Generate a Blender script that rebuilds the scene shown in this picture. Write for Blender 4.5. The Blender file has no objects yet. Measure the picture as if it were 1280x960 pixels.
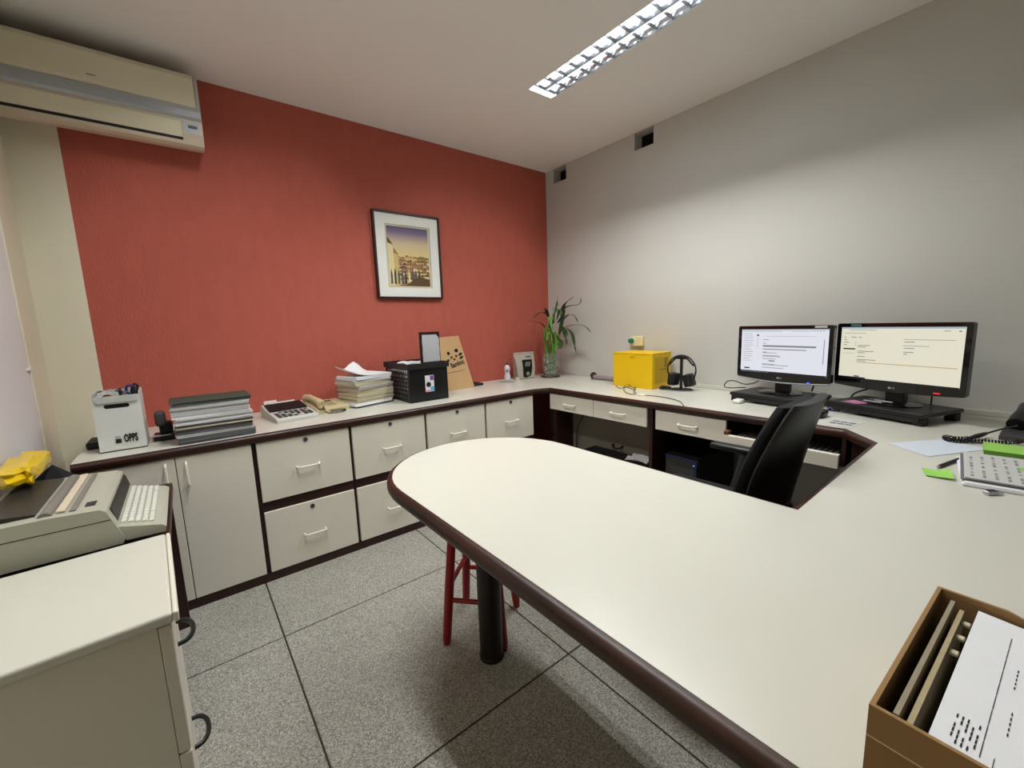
import bpy, bmesh, math, random
from mathutils import Vector, Matrix
random.seed(7)
SC = bpy.context.scene
COL = SC.collection
PI = math.pi

# ------------------------------------------------------------------ camera
CAM_F, YAW, PITCH, ROLL = 519.65, -0.6674, -0.1424, -0.0351
CAM_POS = Vector((-2.7214, -2.8645, 1.2074))
def cam_axes():
    cy, sy, cp, sp = math.cos(YAW), math.sin(YAW), math.cos(PITCH), math.sin(PITCH)
    fwd = Vector((-sy*cp, cy*cp, sp)); right = Vector((cy, sy, 0)); up = right.cross(fwd)
    cr, sr = math.cos(ROLL), math.sin(ROLL)
    return cr*right + sr*up, -sr*right + cr*up, fwd
_r, _u, _w = cam_axes()
cd = bpy.data.cameras.new('camera'); cam = bpy.data.objects.new('camera', cd); COL.objects.link(cam)
cam.matrix_world = Matrix(((_r.x, _u.x, -_w.x, CAM_POS.x), (_r.y, _u.y, -_w.y, CAM_POS.y), (_r.z, _u.z, -_w.z, CAM_POS.z), (0, 0, 0, 1)))
cd.sensor_width = 36; cd.lens = CAM_F/1280*36; cd.clip_start = 0.02; cd.clip_end = 50
SC.camera = cam

# ------------------------------------------------------------------ world, light levels, exposure
wd = bpy.data.worlds.new('world'); SC.world = wd; wd.use_nodes = True
wd.node_tree.nodes['Background'].inputs[0].default_value = (0.8, 0.85, 1, 1)
wd.node_tree.nodes['Background'].inputs[1].default_value = 0.02
TUBE_WATTS = 17.0           # each tube of each ceiling fitting
TUBE_COLOR = (0.975, 1.0, 0.975)
SC.view_settings.view_transform = 'Standard'; SC.view_settings.look = 'None'
SC.view_settings.exposure = 0.0; SC.view_settings.gamma = 1.0
SC.view_settings.use_curve_mapping = False

# ------------------------------------------------------------------ materials
def lin(c):
    def f(v):
        v /= 255.0
        return v/12.92 if v <= 0.04045 else ((v+0.055)/1.055)**2.4
    return (f(c[0]), f(c[1]), f(c[2]), 1)
MATS = {}
def mat(name, rgb, rough=0.5, metal=0.0, var=0.0, vscale=20.0, bump=0.0, bscale=60.0, stretch=(1, 1, 1), emit=0.0, trans=0.0, ior=1.45, coat=0.0, alpha=1.0):
    if name in MATS: return MATS[name]
    m = bpy.data.materials.new(name); m.use_nodes = True; MATS[name] = m
    nt = m.node_tree; b = nt.nodes['Principled BSDF']
    c = lin(rgb); b.inputs['Base Color'].default_value = c
    b.inputs['Roughness'].default_value = rough; b.inputs['Metallic'].default_value = metal
    b.inputs['IOR'].default_value = ior
    if trans: b.inputs['Transmission Weight'].default_value = trans
    if coat: b.inputs['Coat Weight'].default_value = coat
    if alpha < 1: b.inputs['Alpha'].default_value = alpha
    if emit:
        b.inputs['Emission Color'].default_value = c; b.inputs['Emission Strength'].default_value = emit
        b.inputs['Base Color'].default_value = (0.02, 0.02, 0.02, 1)
    if var or bump:
        tc = nt.nodes.new('ShaderNodeTexCoord'); mp = nt.nodes.new('ShaderNodeMapping')
        mp.inputs['Scale'].default_value = stretch
        nt.links.new(tc.outputs['Object'], mp.inputs[0])
    if var:
        n = nt.nodes.new('ShaderNodeTexNoise'); n.inputs['Scale'].default_value = vscale; n.inputs['Detail'].default_value = 6
        nt.links.new(mp.outputs[0], n.inputs['Vector'])
        mx = nt.nodes.new('ShaderNodeMix'); mx.data_type = 'RGBA'
        mx.inputs['A'].default_value = tuple(v*(1-var) for v in c[:3])+(1,)
        mx.inputs['B'].default_value = tuple(min(1, v*(1+var)) for v in c[:3])+(1,)
        nt.links.new(n.outputs['Fac'], mx.inputs['Factor']); nt.links.new(mx.outputs['Result'], b.inputs['Base Color'])
    if bump:
        n2 = nt.nodes.new('ShaderNodeTexNoise'); n2.inputs['Scale'].default_value = bscale; n2.inputs['Detail'].default_value = 4
        nt.links.new(mp.outputs[0], n2.inputs['Vector'])
        bp = nt.nodes.new('ShaderNodeBump'); bp.inputs['Strength'].default_value = bump; bp.inputs['Distance'].default_value = 0.004
        nt.links.new(n2.outputs['Fac'], bp.inputs['Height']); nt.links.new(bp.outputs[0], b.inputs['Normal'])
    return m
def terrazzo():
    m = mat('terrazzo', (150, 146, 137), rough=0.55)
    nt = m.node_tree; b = nt.nodes['Principled BSDF']
    tc = nt.nodes.new('ShaderNodeTexCoord')
    oi = nt.nodes.new('ShaderNodeObjectInfo')
    ad = nt.nodes.new('ShaderNodeVectorMath'); ad.operation = 'ADD'
    nt.links.new(tc.outputs['Object'], ad.inputs[0]); nt.links.new(oi.outputs['Location'], ad.inputs[1])
    v = nt.nodes.new('ShaderNodeTexVoronoi'); v.inputs['Scale'].default_value = 330
    n = nt.nodes.new('ShaderNodeTexNoise'); n.inputs['Scale'].default_value = 190; n.inputs['Detail'].default_value = 5
    n3 = nt.nodes.new('ShaderNodeTexNoise'); n3.inputs['Scale'].default_value = 4; n3.inputs['Detail'].default_value = 3
    for q in (v, n, n3): nt.links.new(ad.outputs[0], q.inputs['Vector'])
    r = nt.nodes.new('ShaderNodeValToRGB'); e = r.color_ramp.elements
    e[0].position = 0.30; e[0].color = lin((120, 117, 109)); e[1].position = 0.75; e[1].color = lin((204, 201, 191))
    x = e.new(0.5); x.color = lin((162, 158, 148))
    mm = nt.nodes.new('ShaderNodeMix'); mm.inputs['Factor'].default_value = 0.55
    sp = nt.nodes.new('ShaderNodeSeparateColor'); nt.links.new(v.outputs['Color'], sp.inputs[0])
    nt.links.new(sp.outputs[0], mm.inputs[2]); nt.links.new(n.outputs['Fac'], mm.inputs[3])
    nt.links.new(mm.outputs[0], r.inputs[0])
    mx = nt.nodes.new('ShaderNodeMix'); mx.data_type = 'RGBA'; mx.blend_type = 'MULTIPLY'; mx.inputs['Factor'].default_value = 0.25
    nt.links.new(r.outputs[0], mx.inputs['A']); nt.links.new(n3.outputs['Fac'], mx.inputs['B'])
    nt.links.new(mx.outputs['Result'], b.inputs['Base Color'])
    return m
def wood(name, a, bcol, axis, rough=0.35):
    m = mat(name, a, rough=rough)
    nt = m.node_tree; b = nt.nodes['Principled BSDF']
    tc = nt.nodes.new('ShaderNodeTexCoord'); mp = nt.nodes.new('ShaderNodeMapping')
    s = [40, 40, 40]; s[axis] = 2.5; mp.inputs['Scale'].default_value = s
    nt.links.new(tc.outputs['Object'], mp.inputs[0])
    n = nt.nodes.new('ShaderNodeTexNoise'); n.inputs['Scale'].default_value = 1.5; n.inputs['Detail'].default_value = 6
    nt.links.new(mp.outputs[0], n.inputs['Vector'])
    r = nt.nodes.new('ShaderNodeValToRGB'); e = r.color_ramp.elements
    e[0].position = 0.35; e[0].color = lin(a); e[1].position = 0.7; e[1].color = lin(bcol)
    nt.links.new(n.outputs['Fac'], r.inputs[0]); nt.links.new(r.outputs[0], b.inputs['Base Color'])
    return m
M_RED = mat('red textured plaster', (180, 90, 75), rough=0.8, var=0.13, vscale=11, bump=1.0, bscale=60, stretch=(1.7, 1.7, 0.6))
M_GREY = mat('light grey wall paint', (206, 204, 198), rough=0.6, var=0.02, vscale=3, bump=0.04, bscale=200)
M_CREAM = mat('cream wall paint', (226, 219, 196), rough=0.6, var=0.05, vscale=4, bump=0.05, bscale=90)
M_CEIL = mat('ceiling paint', (246, 244, 241), rough=0.8, var=0.015, vscale=2)
M_LAV = mat('cool white door paint', (232, 230, 232), rough=0.45, var=0.02, vscale=3)
M_TERR = terrazzo()
M_JOINT = mat('floor joint strip', (58, 50, 42), rough=0.7)
M_LAM = mat('white laminate', (209, 207, 196), rough=0.28, var=0.02, vscale=6, bump=0.03, bscale=300)
M_LAMV = mat('ivory laminate front', (226, 220, 206), rough=0.42, var=0.02, vscale=5, bump=0.03, bscale=300)
M_BROWN = wood('mahogany edging', (34, 14, 10), (66, 34, 23), 1, 0.42)
M_BROWNX = wood('mahogany edging along x', (34, 13, 9), (60, 28, 19), 0, 0.42)
M_DKB = mat('dark mahogany carcass', (44, 17, 13), rough=0.45, var=0.2, vscale=12, stretch=(4, 4, 0.5))
M_WMETAL = mat('white painted wire', (236, 233, 222), rough=0.3)
M_BLACK = mat('black plastic', (18, 18, 19), rough=0.38)
M_BLACKM = mat('matt black plastic', (22, 22, 23), rough=0.6)
M_GLOSS = mat('glossy black plastic', (10, 10, 12), rough=0.12, coat=0.5)
M_FABRIC = mat('black chair fabric', (17, 18, 22), rough=0.9, bump=0.3, bscale=400)
M_SHELL = mat('black chair shell', (24, 24, 25), rough=0.45, bump=0.08, bscale=500)
M_CHROME = mat('bright metal', (200, 200, 200), rough=0.25, metal=1)
M_ALU = mat('louvre aluminium', (206, 212, 220), rough=0.12, metal=1)
M_WHITEREF = mat('white fitting enamel', (238, 238, 235), rough=0.4)
M_TUBE = mat('lit tube', (250, 252, 255), emit=6.0)
M_PAPER = mat('white paper', (234, 234, 238), rough=0.8, var=0.03, vscale=30)
M_PAPERG = mat('grey white paper', (196, 195, 192), rough=0.8, var=0.06, vscale=40, stretch=(1, 1, 30))
M_PAPERY = mat('aged paper', (202, 192, 166), rough=0.8, var=0.08, vscale=40, stretch=(1, 1, 30))
M_PAPERD = mat('grey folder card', (104, 104, 108), rough=0.7, var=0.06, vscale=40, stretch=(1, 1, 30))
M_GREENC = mat('dark green folder card', (58, 70, 60), rough=0.6)
M_INK = mat('black ink', (26, 25, 27), rough=0.6)
M_INKG = mat('grey ink', (130, 130, 134), rough=0.7)
M_ACW = mat('aged cream plastic', (226, 218, 190), rough=0.42, var=0.03, vscale=5)
M_ACP = mat('beige plastic', (210, 196, 174), rough=0.45)
M_SILVER = mat('silver plastic', (176, 180, 184), rough=0.35, metal=0.4)
M_TW = mat('typewriter grey plastic', (172, 171, 156), rough=0.55, var=0.02, vscale=8)
M_TWD = mat('typewriter dark smoked cover', (38, 37, 38), rough=0.35)
M_TWG = mat('typewriter dark gap', (50, 48, 45), rough=0.6)
M_KEY = mat('pale key plastic', (214, 214, 204), rough=0.5)
M_YEL = mat('yellow carton', (236, 192, 10), rough=0.42, var=0.05, vscale=6)
M_YBAG = mat('yellow plastic film', (222, 186, 20), rough=0.25, var=0.2, vscale=14, bump=0.6, bscale=45)
M_KRAFT = mat('kraft paper', (186, 150, 106), rough=0.8, var=0.06, vscale=12)
M_CARD = mat('corrugated cardboard', (150, 116, 74), rough=0.8, var=0.06, vscale=10, stretch=(1, 1, 6))
M_CARDIN = mat('cardboard fibre board', (150, 138, 118), rough=0.85, var=0.15, vscale=60)
M_REDW = mat('red painted wood', (150, 22, 24), rough=0.35, var=0.08, vscale=10)
M_GLASS = mat('clear glass', (240, 244, 240), rough=0.03, trans=0.92, ior=1.3)
M_LEAF = mat('green leaf', (62, 92, 40), rough=0.4, var=0.25, vscale=30)
M_LEAFD = mat('dark green leaf', (44, 62, 32), rough=0.4, var=0.25, vscale=30)
M_STEM = mat('bamboo stem green', (92, 140, 52), rough=0.35, var=0.12, vscale=40)
M_PEB = mat('white pebble', (214, 208, 192), rough=0.5)
M_PEBD = mat('black pebble', (30, 28, 26), rough=0.4)
M_BEIGE = mat('beige telephone plastic', (196, 180, 142), rough=0.4)
M_CALC = mat('grey white calculator plastic', (196, 194, 188), rough=0.45)
M_CKEY = mat('dark calculator key', (62, 60, 62), rough=0.5)
M_CKEYR = mat('maroon calculator key', (112, 50, 48), rough=0.5)
M_PINK = mat('pink sticky paper', (240, 160, 206), rough=0.7)
M_GREEN = mat('lime sticky paper', (150, 204, 92), rough=0.7)
M_GREEND = mat('lime pad edge', (92, 146, 44), rough=0.7, var=0.1, vscale=60, stretch=(1, 1, 20))
M_BLUEP = mat('blue pen plastic', (36, 48, 120), rough=0.35)
M_PLUG = mat('green plug plastic', (30, 120, 84), rough=0.4)
M_OUT = mat('cream outlet plastic', (228, 216, 170), rough=0.4)
M_TAUPE = mat('taupe panel', (110, 102, 90), rough=0.6)
M_ORANGE = mat('raw timber', (112, 70, 38), rough=0.6, var=0.1, vscale=40)
M_POUCH = mat('grey foil pouch', (168, 160, 148), rough=0.4, var=0.04, vscale=10)
M_BOTTLE = mat('pale lilac bottle plastic', (216, 206, 216), rough=0.35)
M_BROWNP = mat('brown plastic', (70, 42, 34), rough=0.4)
M_CABLEG = mat('olive grey cable', (80, 76, 58), rough=0.5)
M_WBOX = mat('white box board', (222, 223, 218), rough=0.5, var=0.02, vscale=6)
M_SCRW = mat('white lit screen', (236, 238, 248), rough=0.3, emit=0.86)
M_SCRY = mat('warm lit screen', (240, 236, 214), rough=0.3, emit=0.84)
M_SCRB = mat('pale blue lit bar', (196, 218, 226), rough=0.3, emit=0.6)
M_SCRG = mat('grey lit text', (150, 152, 158), rough=0.3, emit=0.6)
M_SCRD = mat('dark lit text', (40, 44, 58), rough=0.3, emit=0.03)
M_SCRO = mat('orange lit line', (216, 178, 124), rough=0.3, emit=0.75)
M_LEDB = mat('blue led', (70, 110, 255), emit=1.6)
M_LEDR = mat('red led', (255, 40, 60), emit=0.8)
M_BLUEREFL = mat('blue edge reflection', (20, 30, 78), rough=0.3)  # colour of the blue reflection painted on the computer's front edges
M_CAVE = mat('raw dark cavity', (60, 58, 54), rough=0.9)

# ------------------------------------------------------------------ geometry helpers
def BM(): return bmesh.new()
def box(bm, x0, x1, y0, y1, z0, z1, bev=0.0, seg=2, mtx=None):
    x0, x1 = min(x0, x1), max(x0, x1); y0, y1 = min(y0, y1), max(y0, y1); z0, z1 = min(z0, z1), max(z0, z1)
    vs = [bm.verts.new(p) for p in ((x0, y0, z0), (x1, y0, z0), (x1, y1, z0), (x0, y1, z0), (x0, y0, z1), (x1, y0, z1), (x1, y1, z1), (x0, y1, z1))]
    fs = [bm.faces.new([vs[i] for i in f]) for f in ((3, 2, 1, 0), (4, 5, 6, 7), (0, 1, 5, 4), (1, 2, 6, 5), (2, 3, 7, 6), (3, 0, 4, 7))]
    if bev > 0:
        es = list({e for f in fs for e in f.edges})
        r = bmesh.ops.bevel(bm, geom=es, offset=bev, segments=seg, profile=0.5, affect='EDGES')
        vs = list({v for f in r['faces'] for v in f.verts} | {v for v in vs if v.is_valid})
    if mtx is not None:
        for v in vs:
            if v.is_valid: v.co = mtx @ v.co
    return bm
def prism(bm, pts, axis, a, b):
    """extrude a 2D outline along axis; pts are the two other coordinates in order (x,y,z minus axis)"""
    def P(p, t):
        q = list(p); q.insert(axis, t); return q
    lo = [bm.verts.new(P(p, a)) for p in pts]; hi = [bm.verts.new(P(p, b)) for p in pts]
    n = len(pts)
    bm.faces.new(lo[::-1]); bm.faces.new(hi)
    for i in range(n):
        j = (i+1) % n; bm.faces.new((lo[i], lo[j], hi[j], hi[i]))
    bmesh.ops.recalc_face_normals(bm, faces=bm.faces[:])
    return bm
def cyl(bm, p0, p1, r0, r1=None, n=16, caps=True):
    r1 = r0 if r1 is None else r1
    p0, p1 = Vector(p0), Vector(p1); d = (p1-p0).normalized()
    a = d.orthogonal().normalized(); b = d.cross(a)
    A = [bm.verts.new(p0+(a*math.cos(2*PI*i/n)+b*math.sin(2*PI*i/n))*r0) for i in range(n)]
    B = [bm.verts.new(p1+(a*math.cos(2*PI*i/n)+b*math.sin(2*PI*i/n))*r1) for i in range(n)]
    for i in range(n):
        j = (i+1) % n; bm.faces.new((A[i], A[j], B[j], B[i]))
    if caps: bm.faces.new(A[::-1]); bm.faces.new(B)
    return bm
def smooth_path(pts, k=6):
    pts = [Vector(p) for p in pts]
    if len(pts) < 3: return pts
    out = []
    for i in range(len(pts)-1):
        p0 = pts[max(i-1, 0)]; p1 = pts[i]; p2 = pts[i+1]; p3 = pts[min(i+2, len(pts)-1)]
        for s in range(k):
            t = s/k
            out.append(0.5*((2*p1)+(-p0+p2)*t+(2*p0-5*p1+4*p2-p3)*t*t+(-p0+3*p1-3*p2+p3)*t**3))
    out.append(pts[-1]); return out
def tube(bm, pts, r, n=8, k=0):
    pts = smooth_path(pts, k) if k else [Vector(p) for p in pts]
    rings = []; prev = None
    for i, p in enumerate(pts):
        d = (pts[min(i+1, len(pts)-1)]-pts[max(i-1, 0)])
        d = d.normalized() if d.length > 1e-9 else Vector((0, 0, 1))
        if prev is None: a = d.orthogonal().normalized()
        else:
            a = prev-d*prev.dot(d); a = a.normalized() if a.length > 1e-6 else d.orthogonal().normalized()
        prev = a; b = d.cross(a)
        rr = r[i] if isinstance(r, (list, tuple)) else r
        rings.append([bm.verts.new(p+(a*math.cos(2*PI*j/n)+b*math.sin(2*PI*j/n))*rr) for j in range(n)])
    for A, B in zip(rings, rings[1:]):
        for j in range(n):
            q = (j+1) % n; bm.faces.new((A[j], A[q], B[q], B[j]))
    bm.faces.new(rings[0][::-1]); bm.faces.new(rings[-1])
    return bm
def lathe(bm, prof, c=(0, 0), n=24, close=True):
    rings = [[bm.verts.new((c[0]+r*math.cos(2*PI*i/n), c[1]+r*math.sin(2*PI*i/n), z)) for i in range(n)] for r, z in prof]
    for A, B in zip(rings, rings[1:]):
        for i in range(n):
            j = (i+1) % n; bm.faces.new((A[i], A[j], B[j], B[i]))
    if close: bm.faces.new(rings[0][::-1]); bm.faces.new(rings[-1])
    return bm
def quad(bm, a, b, c, d):
    bm.faces.new([bm.verts.new(p) for p in (a, b, c, d)]); return bm
def sheet(bm, grid, th=0.0006):
    """a thin bent sheet from a grid of points"""
    top = [[bm.verts.new(p) for p in row] for row in grid]
    bot = [[bm.verts.new((p[0], p[1], p[2]-th)) for p in row] for row in grid]
    R, Cn = len(grid), len(grid[0])
    for i in range(R-1):
        for j in range(Cn-1):
            bm.faces.new((top[i][j], top[i][j+1], top[i+1][j+1], top[i+1][j]))
            bm.faces.new((bot[i+1][j], bot[i+1][j+1], bot[i][j+1], bot[i][j]))
    for j in range(Cn-1):
        bm.faces.new((bot[0][j], bot[0][j+1], top[0][j+1], top[0][j])); bm.faces.new((top[-1][j], top[-1][j+1], bot[-1][j+1], bot[-1][j]))
    for i in range(R-1):
        bm.faces.new((top[i][0], top[i+1][0], bot[i+1][0], bot[i][0])); bm.faces.new((bot[i][-1], bot[i+1][-1], top[i+1][-1], top[i][-1]))
    return bm
def sweep_edge(bm, path, prof):
    """profile (outward, z) swept along a 2D path; outward is to the right of travel"""
    n = len(path); rings = []
    for i in range(n):
        p = Vector(path[i])
        d1 = (p-Vector(path[i-1])).normalized() if i > 0 else None
        d2 = (Vector(path[i+1])-p).normalized() if i < n-1 else None
        if d1 is None: d1 = d2
        if d2 is None: d2 = d1
        n1 = Vector((d1.y, -d1.x)); n2 = Vector((d2.y, -d2.x)); m = (n1+n2).normalized()
        s = 1/max(0.35, m.dot(n1))
        rings.append([bm.verts.new((p.x+m.x*o*s, p.y+m.y*o*s, z)) for o, z in prof])
    k = len(prof)
    for A, B in zip(rings, rings[1:]):
        for j in range(k):
            q = (j+1) % k; bm.faces.new((A[j], A[q], B[q], B[j]))
    bm.faces.new(rings[0][::-1]); bm.faces.new(rings[-1])
    bmesh.ops.recalc_face_normals(bm, faces=bm.faces[:])
    return bm
ROOTM = {}
def obj(name, bm, m, parent=None, world=True, smooth=False, origin=None):
    """link bm as one mesh object. world=True: vertices are in world coordinates, moved into the thing's frame"""
    me = bpy.data.meshes.new(name)
    if smooth:
        for f in bm.faces: f.smooth = True
    o = bpy.data.objects.new(name, me)
    if parent is not None:
        M = ROOTM[parent]
        if world: bm.transform(M.inverted())
        o.parent = parent; ROOTM[o] = M
    else:
        L = Vector(origin) if origin is not None else Vector((0, 0, 0))
        if world: bm.transform(Matrix.Translation(-L))
        o.location = L; ROOTM[o] = Matrix.Translation(L)
    bm.to_mesh(me); bm.free()
    if smooth:
        try: me.set_sharp_from_angle(angle=math.radians(38))
        except Exception: pass
    for mm in (m if isinstance(m, (list, tuple)) else [m]): me.materials.append(mm)
    COL.objects.link(o)
    return o
def tag(o, label, cat, group=None):
    o['label'] = label; o['category'] = cat
    if group: o['group'] = group
    return o
def thing(name, label, cat, loc, rz=0.0, group=None):
    o = bpy.data.objects.new(name, None); COL.objects.link(o); o.empty_display_size = 0.05
    o.location = loc; o.rotation_euler = (0, 0, rz)
    ROOTM[o] = Matrix.Translation(Vector(loc)) @ Matrix.Rotation(rz, 4, 'Z')
    return tag(o, label, cat, group)
def struct(o): o['kind'] = 'structure'; return o
def text_bm(s, size, M, depth=0.0003, bold=0.0, sx=1.0):
    cu = bpy.data.curves.new('txt', 'FONT'); cu.body = s; cu.size = size; cu.extrude = depth; cu.offset = bold
    cu.align_x = 'CENTER'; cu.align_y = 'CENTER'; cu.resolution_u = 2
    t = bpy.data.objects.new('txt', cu); COL.objects.link(t)
    dg = bpy.context.evaluated_depsgraph_get(); dg.update()
    me = bpy.data.meshes.new_from_object(t.evaluated_get(dg))
    bm = BM(); bm.from_mesh(me); bpy.data.objects.remove(t); bpy.data.meshes.remove(me); bpy.data.curves.remove(cu)
    bm.transform(M @ Matrix.Diagonal((sx, 1, 1, 1)))
    return bm
def frame_m(o, xa, ya):
    """matrix whose local x,y axes are xa,ya and origin o"""
    xa = Vector(xa).normalized(); ya = Vector(ya); ya = (ya-xa*ya.dot(xa)).normalized(); za = xa.cross(ya)
    return Matrix(((xa.x, ya.x, za.x, o[0]), (xa.y, ya.y, za.y, o[1]), (xa.z, ya.z, za.z, o[2]), (0, 0, 0, 1)))

# ------------------------------------------------------------------ the setting
H = 2.5325; XL = -3.22; YN = -5.20; ZT = 2.72; CT = 0.74
def cells(bm, xs, ys, skip, mk):
    for i in range(len(xs)-1):
        for j in range(len(ys)-1):
            if (i, j) not in skip: mk(bm, xs[i], xs[i+1], ys[j], ys[j+1])
    bmesh.ops.remove_doubles(bm, verts=bm.verts[:], dist=1e-5)
    return bm
# floor: dark bed with separate terrazzo slabs
fl = struct(obj('floor', box(BM(), XL-0.15, 0.15, YN-0.15, 0.15, -0.10, -0.004), M_JOINT))
TX, TY = 0.795, 0.803
tile_me = None
i0 = -1
for i in range(-1, 5):
    for j in range(-1, 7):
        x0 = -2.53+TX*i; y1 = -1.09-TY*(j-1)
        xa, xb = max(x0, XL), min(x0+TX, 0.0); yb, ya = min(y1, 0.0), max(y1-TY, YN)
        if xb-xa < 0.05 or yb-ya < 0.05: continue
        full = abs(xb-xa-TX) < 1e-6 and abs(yb-ya-TY) < 1e-6
        cxy = ((xa+xb)/2, (ya+yb)/2)
        if full and tile_me is not None:
            o = bpy.data.objects.new('floor_tile', tile_me); o.location = (cxy[0], cxy[1], 0); COL.objects.link(o); o.parent = fl
        else:
            b = box(BM(), (xa-xb)/2+0.003, (xb-xa)/2-0.003, (ya-yb)/2+0.003, (yb-ya)/2-0.003, -0.0045, 0.0, 0.0008, 1)
            o = obj('floor_tile', b, M_TERR, fl, world=False); o.location = (cxy[0], cxy[1], 0)
            if full: tile_me = o.data
# lamp openings in the ceiling
LW = 0.19; LY0, LY1 = -2.17, -0.924
LX = (-0.907, -2.313)
xs = [XL-0.15, LX[1]-LW/2, LX[1]+LW/2, LX[0]-LW/2, LX[0]+LW/2, 0.15]; ys = [YN-0.15, LY0, LY1, 0.15]
b = cells(BM(), xs, ys, {(1, 1), (3, 1)}, lambda bm, a, c, d, e: box(bm, a, c, d, e, H, H+0.012))
struct(obj('ceiling', b, M_CEIL))
# walls
struct(obj('wall_back', box(BM(), XL-0.15, 0.15, 0.0, 0.15, -0.1, ZT), M_RED))
struct(obj('wall_left', box(BM(), XL-0.15, XL, YN, 0.0, -0.1, ZT), M_CREAM))
struct(obj('wall_front', box(BM(), XL-0.15, 0.15, YN-0.15, YN, -0.1, ZT), mat('taupe wall paint', (122, 112, 102), rough=0.7)))
HO = ((-1.087, -0.932), (-0.252, -0.10))
ysr = [YN, HO[0][0], HO[0][1], HO[1][0], HO[1][1], 0.0]; zsr = [-0.1, 2.414, 2.53, ZT]
b = cells(BM(), ysr, zsr, {(1, 1), (3, 1)}, lambda bm, a, c, d, e: box(bm, 0.0, 0.10, a, c, d, e))
wr = struct(obj('wall_right', b, M_GREY))
for k, (ya, yb) in enumerate(HO):
    b = BM()   # lining of the opening, open to the room
    box(b, 0.09, 0.30, ya-0.012, ya+0.001, 2.40, 2.545); box(b, 0.09, 0.30, yb-0.001, yb+0.012, 2.40, 2.545)
    box(b, 0.09, 0.30, ya, yb, 2.40, 2.415); box(b, 0.09, 0.30, ya, yb, 2.53, 2.545); box(b, 0.29, 0.31, ya, yb, 2.41, 2.535)
    obj('opening_lining', b, M_CAVE, wr)
# cream pier at the left end of the red wall
struct(obj('trim_1', box(BM(), XL, -3.047, -0.012, 0.004, 0, ZT), M_CREAM))
# cream jamb and cool white door leaf on the left wall
struct(obj('trim_2', box(BM(), XL-0.005, XL+0.012, -0.33, -0.235, 0, 2.3, 0.003), M_CREAM))
dr = struct(obj('door_1', box(BM(), XL-0.004, XL+0.006, -1.30, -0.333, 0, 2.3), M_LAV))
obj('hinge', box(BM(), XL+0.004, XL+0.016, -0.36, -0.325, 1.09, 1.10, 0.002), M_WMETAL, dr)
obj('hinge', box(BM(), XL+0.004, XL+0.016, -0.36, -0.325, 1.75, 1.76, 0.002), M_WMETAL, dr)

# ------------------------------------------------------------------ ceiling light fittings
def ceiling_light(cx, label):
    t = thing('ceiling_light', label, 'ceiling light', (cx, (LY0+LY1)/2, H), 0, 'recessed twin tube ceiling lights')
    w = LW/2-0.002; y0, y1 = LY0+0.002, LY1-0.002; zt = H+0.085
    b = BM(); box(b, cx-w, cx+w, y0, y1, zt, zt+0.003); box(b, cx-w, cx-w+0.003, y0, y1, H+0.001, zt); box(b, cx+w-0.003, cx+w, y0, y1, H+0.001, zt)
    box(b, cx-w, cx+w, y0, y0+0.003, H+0.001, zt); box(b, cx-w, cx+w, y1-0.003, y1, H+0.001, zt)
    obj('housing', b, M_WHITEREF, t)
    # parabolic side reflectors
    for s in (-1, 1):
        pr = [(s*(w-0.004), H+0.002), (s*(w-0.006), H+0.014), (s*(w-0.014), H+0.030), (s*(w-0.017), H+0.030), (s*(w-0.009), H+0.014), (s*(w-0.006), H+0.002)]
        obj('side_reflector', prism(BM(), [(cx+p[0], p[1]) for p in pr], 1, y0+0.004, y1-0.004), M_ALU, t)
    obj('spine', prism(BM(), [(cx-0.002, H+0.002), (cx+0.002, H+0.002), (cx+0.010, H+0.030), (cx-0.010, H+0.030)], 1, y0+0.004, y1-0.004), M_ALU, t)
    n = 15; me = None
    for i in range(n):
        yc = y0+(y1-y0)*(i+0.5)/n
        if me is None:
            b = prism(BM(), [(-0.001, 0.003), (0.001, 0.003), (0.005, 0.018), (-0.005, 0.018)], 0, -w+0.012, w-0.012)
            o = obj('louvre_blade', b, M_ALU, t, world=False); me = o.data
        else:
            o = bpy.data.objects.new('louvre_blade', me); COL.objects.link(o); o.parent = t
        o.location = (0, yc-(LY0+LY1)/2, 0)
    for s in (-1, 1):
        x = cx+s*0.046
        obj('tube', cyl(BM(), (x, y0+0.03, H+0.052), (x, y1-0.03, H+0.052), 0.013, n=12), M_TUBE, t, smooth=True)
        obj('lamp_holder', cyl(BM(), (x, y0+0.004, H+0.052), (x, y0+0.029, H+0.052), 0.0135, n=12), M_WMETAL, t, smooth=True)
        obj('lamp_holder', cyl(BM(), (x, y1-0.029, H+0.052), (x, y1-0.004, H+0.052), 0.0135, n=12), M_WMETAL, t, smooth=True)
        ld = bpy.data.lights.new('tube_light', 'AREA'); ld.shape = 'RECTANGLE'; ld.size = 0.030; ld.size_y = y1-y0-0.08
        ld.energy = TUBE_WATTS; ld.color = TUBE_COLOR
        lo = bpy.data.objects.new('tube_light', ld); COL.objects.link(lo); lo.parent = t
        lo.location = (s*0.046, 0, 0.036)
ceiling_light(LX[0], 'recessed louvred ceiling light nearer the plain grey wall')
ceiling_light(LX[1], 'recessed louvred ceiling light above the rounded end of the peninsula desk')

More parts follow.
